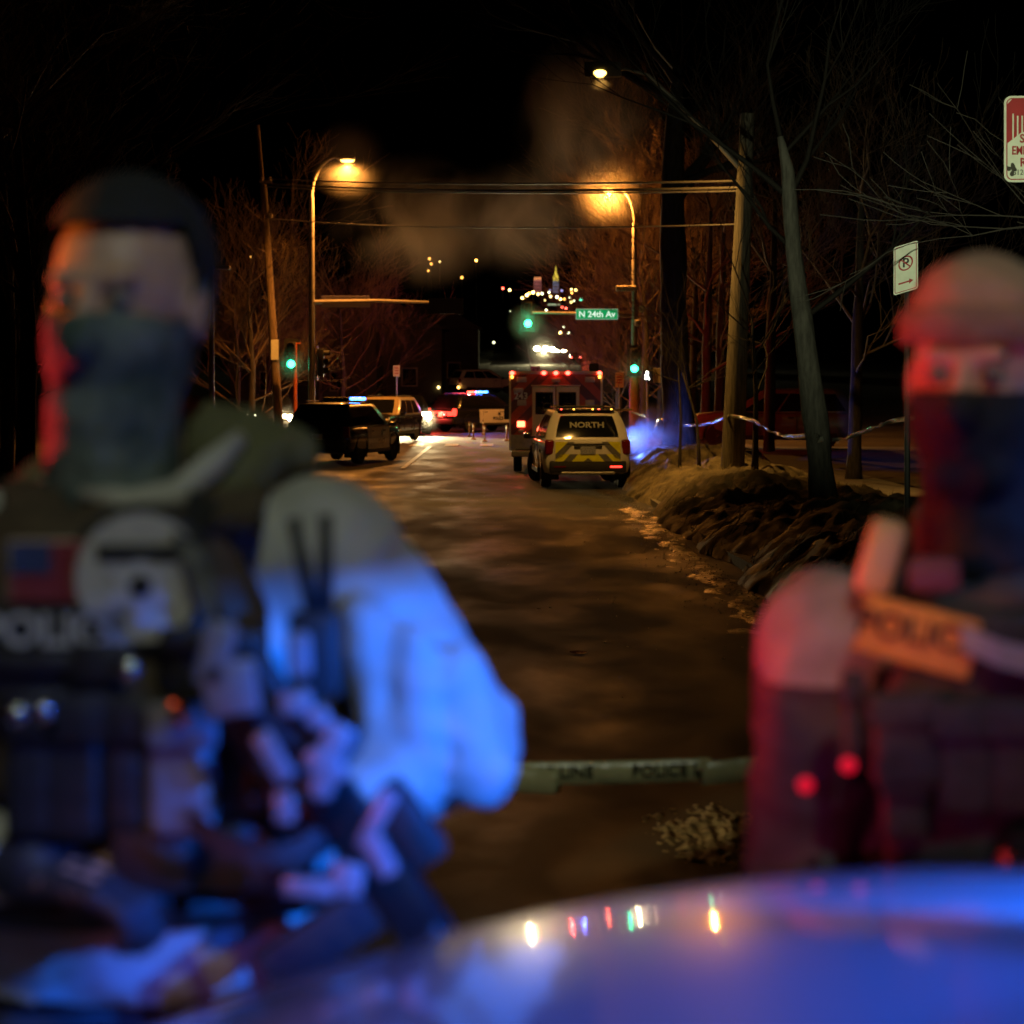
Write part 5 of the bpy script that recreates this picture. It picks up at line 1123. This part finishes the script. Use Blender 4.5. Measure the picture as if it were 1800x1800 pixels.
# skyline
for lab, px, top, w_, d, col, m_, kind_ in (('pink lit square tower with orange crown on the skyline', 945, 492, 13, 3600, (.9, .28, .25), .16, 0), ('slender pale tower with golden spire on the skyline', 977, 494, 10, 3800, (.45, .45, .65), .16, 1)):
    q = P(px, top, d); ww = w_ * d / F; g = 45; h = q.z - g; t = thing('tower', lab, 'building', (q.x, d, g))
    MB().rbox((0, 0, (h - 22) / 2), (ww, ww, h - 22), 1.).build('shaft', M['dark'], t)
    MB().rbox((0, 0, h - 11), (ww, ww, 22), 1.).build('lit_crown', emis('tower_glow_%d' % px, col, .30, False), t)
    for a in range(3):
        for k in range(3): MB().box((-ww * .3 + a * ww * .3, -ww / 2 - .1, h - 17 + k * 6), (ww * .14, .5, 3.4)).build('window', M['dark'], t)
    if kind_ == 0:
        for a in range(4): MB().box((-ww * .38 + a * ww * .253, 0, h + 2), (ww * .16, ww, 5)).build('parapet_light', emis('crown_orange', (1, .35, .12), 1.1, False), t)
    else:
        MB().lathe([(5.2, h), (4.6, h + 9), (2.2, h + 14), (.4, h + 28)], 10).build('spire', emis('spire_gold', (1, .72, .08), .9, False), t)
        for s in (-1, 1): MB().ball((s * 11, -4, h - 18), 2.4).build('flood_light', emis('flood_violet', (.55, .5, 1), 1.0, False), t)
q = P(970, 536, 1450); t = thing('building', 'low pale lit building below the city skyline', 'building', (q.x, 1450, GZ(1450) - 2)); zz = q.z - GZ(1450) + 2
MB().rbox((0, 0, zz / 2), (13, 10, zz), .3).build('wall', M['dark'], t); MB().box((1.5, -5.2, zz - 1.8), (9, .3, 5)).build('lit_sign', emis('pale_sign', (.7, .8, .45), .5, False), t)
# dark houses left of the road beyond the junction
for i, (px, d, w_, h_) in enumerate(((740, 150, 9, 5.5), (610, 140, 10, 6), (820, 175, 8, 5.5))):
    q = P(px, 0, d); t = thing('house', ['dark house behind the small narrow sign', 'dark house behind the left street lamp pole', 'dark gabled house above the patrol car in the junction'][i], 'house', (q.x - 3, d, GZ(d) - .2))
    hm_ = mat('dark_siding', (.10, .09, .08), .8); MB().box((0, 4, h_ / 2), (w_, 8, h_)).build('wall', hm_, t); MB().prism([(-w_ / 2 - .4, h_), (w_ / 2 + .4, h_), (0, h_ + 2.6)], -.4, 8.4, 'xz').build('roof', M['dark'], t)
    for k in (-1, 1): 
        f = MB().rbox((k * w_ * .24, -.04, 2.0), (1.2, .06, 1.4), .02).build('window', M['galv'], t); MB().box((k * w_ * .24, -.075, 2.0), (1.0, .02, 1.2)).build('pane', M['glass'], f)
    MB().rbox((0, -.05, 1.1), (1.0, .08, 2.1), .02).build('door', M['dark'], t)

# ------------------------------------------------------------------ drifting steam
def steam(name, c, r, dens, scale, seed, label, col=(.8, .78, .75), thr=.42):
    b = MB(); k = MB().ball((0, 0, 0), r, 24, 16); b.add(k.v, k.f); o = b.build(name, mat('tmp', (1, 1, 1))); o.location = c
    m = bpy.data.materials.new(name); m.use_nodes = True; n = m.node_tree; n.nodes.clear(); out = n.nodes.new('ShaderNodeOutputMaterial'); pv = n.nodes.new('ShaderNodeVolumePrincipled')
    tc = n.nodes.new('ShaderNodeTexCoord'); mp = n.nodes.new('ShaderNodeMapping'); mp.inputs['Location'].default_value = (seed, seed * 2, 0); mp.inputs['Scale'].default_value = (scale, scale, scale * .8)
    no = n.nodes.new('ShaderNodeTexNoise'); no.inputs['Scale'].default_value = 1; no.inputs['Detail'].default_value = 3; no.inputs['Distortion'].default_value = .8
    mr = n.nodes.new('ShaderNodeMapRange'); mr.inputs['From Min'].default_value = thr; mr.inputs['From Max'].default_value = .75
    dv = n.nodes.new('ShaderNodeVectorMath'); dv.operation = 'DIVIDE'; dv.inputs[1].default_value = r; ln = n.nodes.new('ShaderNodeVectorMath'); ln.operation = 'LENGTH'
    fr = n.nodes.new('ShaderNodeMapRange'); fr.inputs['From Min'].default_value = 1; fr.inputs['From Max'].default_value = .0 if name == 'lamp_halo' else .25; fr.interpolation_type = 'SMOOTHSTEP'
    mu = n.nodes.new('ShaderNodeMath'); mu.operation = 'MULTIPLY'; mu2 = n.nodes.new('ShaderNodeMath'); mu2.operation = 'MULTIPLY'; mu2.inputs[1].default_value = dens
    L_ = n.links.new; L_(tc.outputs['Object'], mp.inputs[0]); L_(mp.outputs[0], no.inputs['Vector']); L_(no.outputs['Fac'], mr.inputs[0]); L_(tc.outputs['Object'], dv.inputs[0]); L_(dv.outputs[0], ln.inputs[0]); L_(ln.outputs['Value'], fr.inputs[0])
    L_(mr.outputs[0], mu.inputs[0]); L_(fr.outputs[0], mu.inputs[1]); L_(mu.outputs[0], mu2.inputs[0]); L_(mu2.outputs[0], pv.inputs['Density']); pv.inputs['Color'].default_value = (*col, 1); pv.inputs['Anisotropy'].default_value = .25
    L_(pv.outputs[0], out.inputs['Volume']); o.data.materials.clear(); o.data.materials.append(m); o['kind'] = 'stuff'; o['label'] = label
    return o
steam('steam_cloud', P(1035, 225, 62), (2.6, 2, 3.0), .42, .55, 3., 'faint grey steam drifting just left of the thick trunk below the yellow lamp', thr=.40)
steam('steam_cloud', P(925, 385, 62), (2.6, 2, 2.0), .42, .55, 9., 'faint grey steam patch hanging above the city lights', thr=.40)
steam('steam_cloud', P(735, 390, 66), (3.2, 2, 2.4), .26, .5, 15., 'barely visible steam patch right of the left street lamp', thr=.42)
steam('exhaust_steam', P(1150, 765, 49), (1.0, 1.3, .9), 2.2, 1.6, 7., 'blue lit exhaust steam beside the rescue vehicle')

# added mist balls that imitate lens glow around the lamps
for nm, c_, r_, dn in (('left_lamp', P(612, 281, 78), 1.7, .10), ('right_lamp', P(1068, 336, 88), 1.9, .10), ('near_lamp', P(1054, 126, 39.5), .40, .12), ('signal', P(928, 568, 87), 1.0, .22), ('right_signal', P(1114, 648, 87), .9, .2), ('left_signal', P(513, 640, 80), .8, .2), ('headlight', P(498, 742, 83), 1.2, .16), ('glare', P(742, 740, 89.3), .9, .10), ('far', P(960, 612, 296), 5.5, .05)):
    o = steam('lamp_halo', c_, (r_, r_, r_), dn, .5, 2., 'added mist ball imitating lens glow around the ' + {'left_lamp': 'left orange street lamp', 'right_lamp': 'right orange street lamp', 'near_lamp': 'yellow lamp at the top', 'signal': 'green signal on the mast arm', 'right_signal': 'green signal on the right pole', 'left_signal': 'green signal on the short left post', 'headlight': 'glaring headlight at the left', 'glare': 'glaring headlight beside the dark SUV', 'far': 'oncoming headlights up the hill'}[nm], thr=.05)
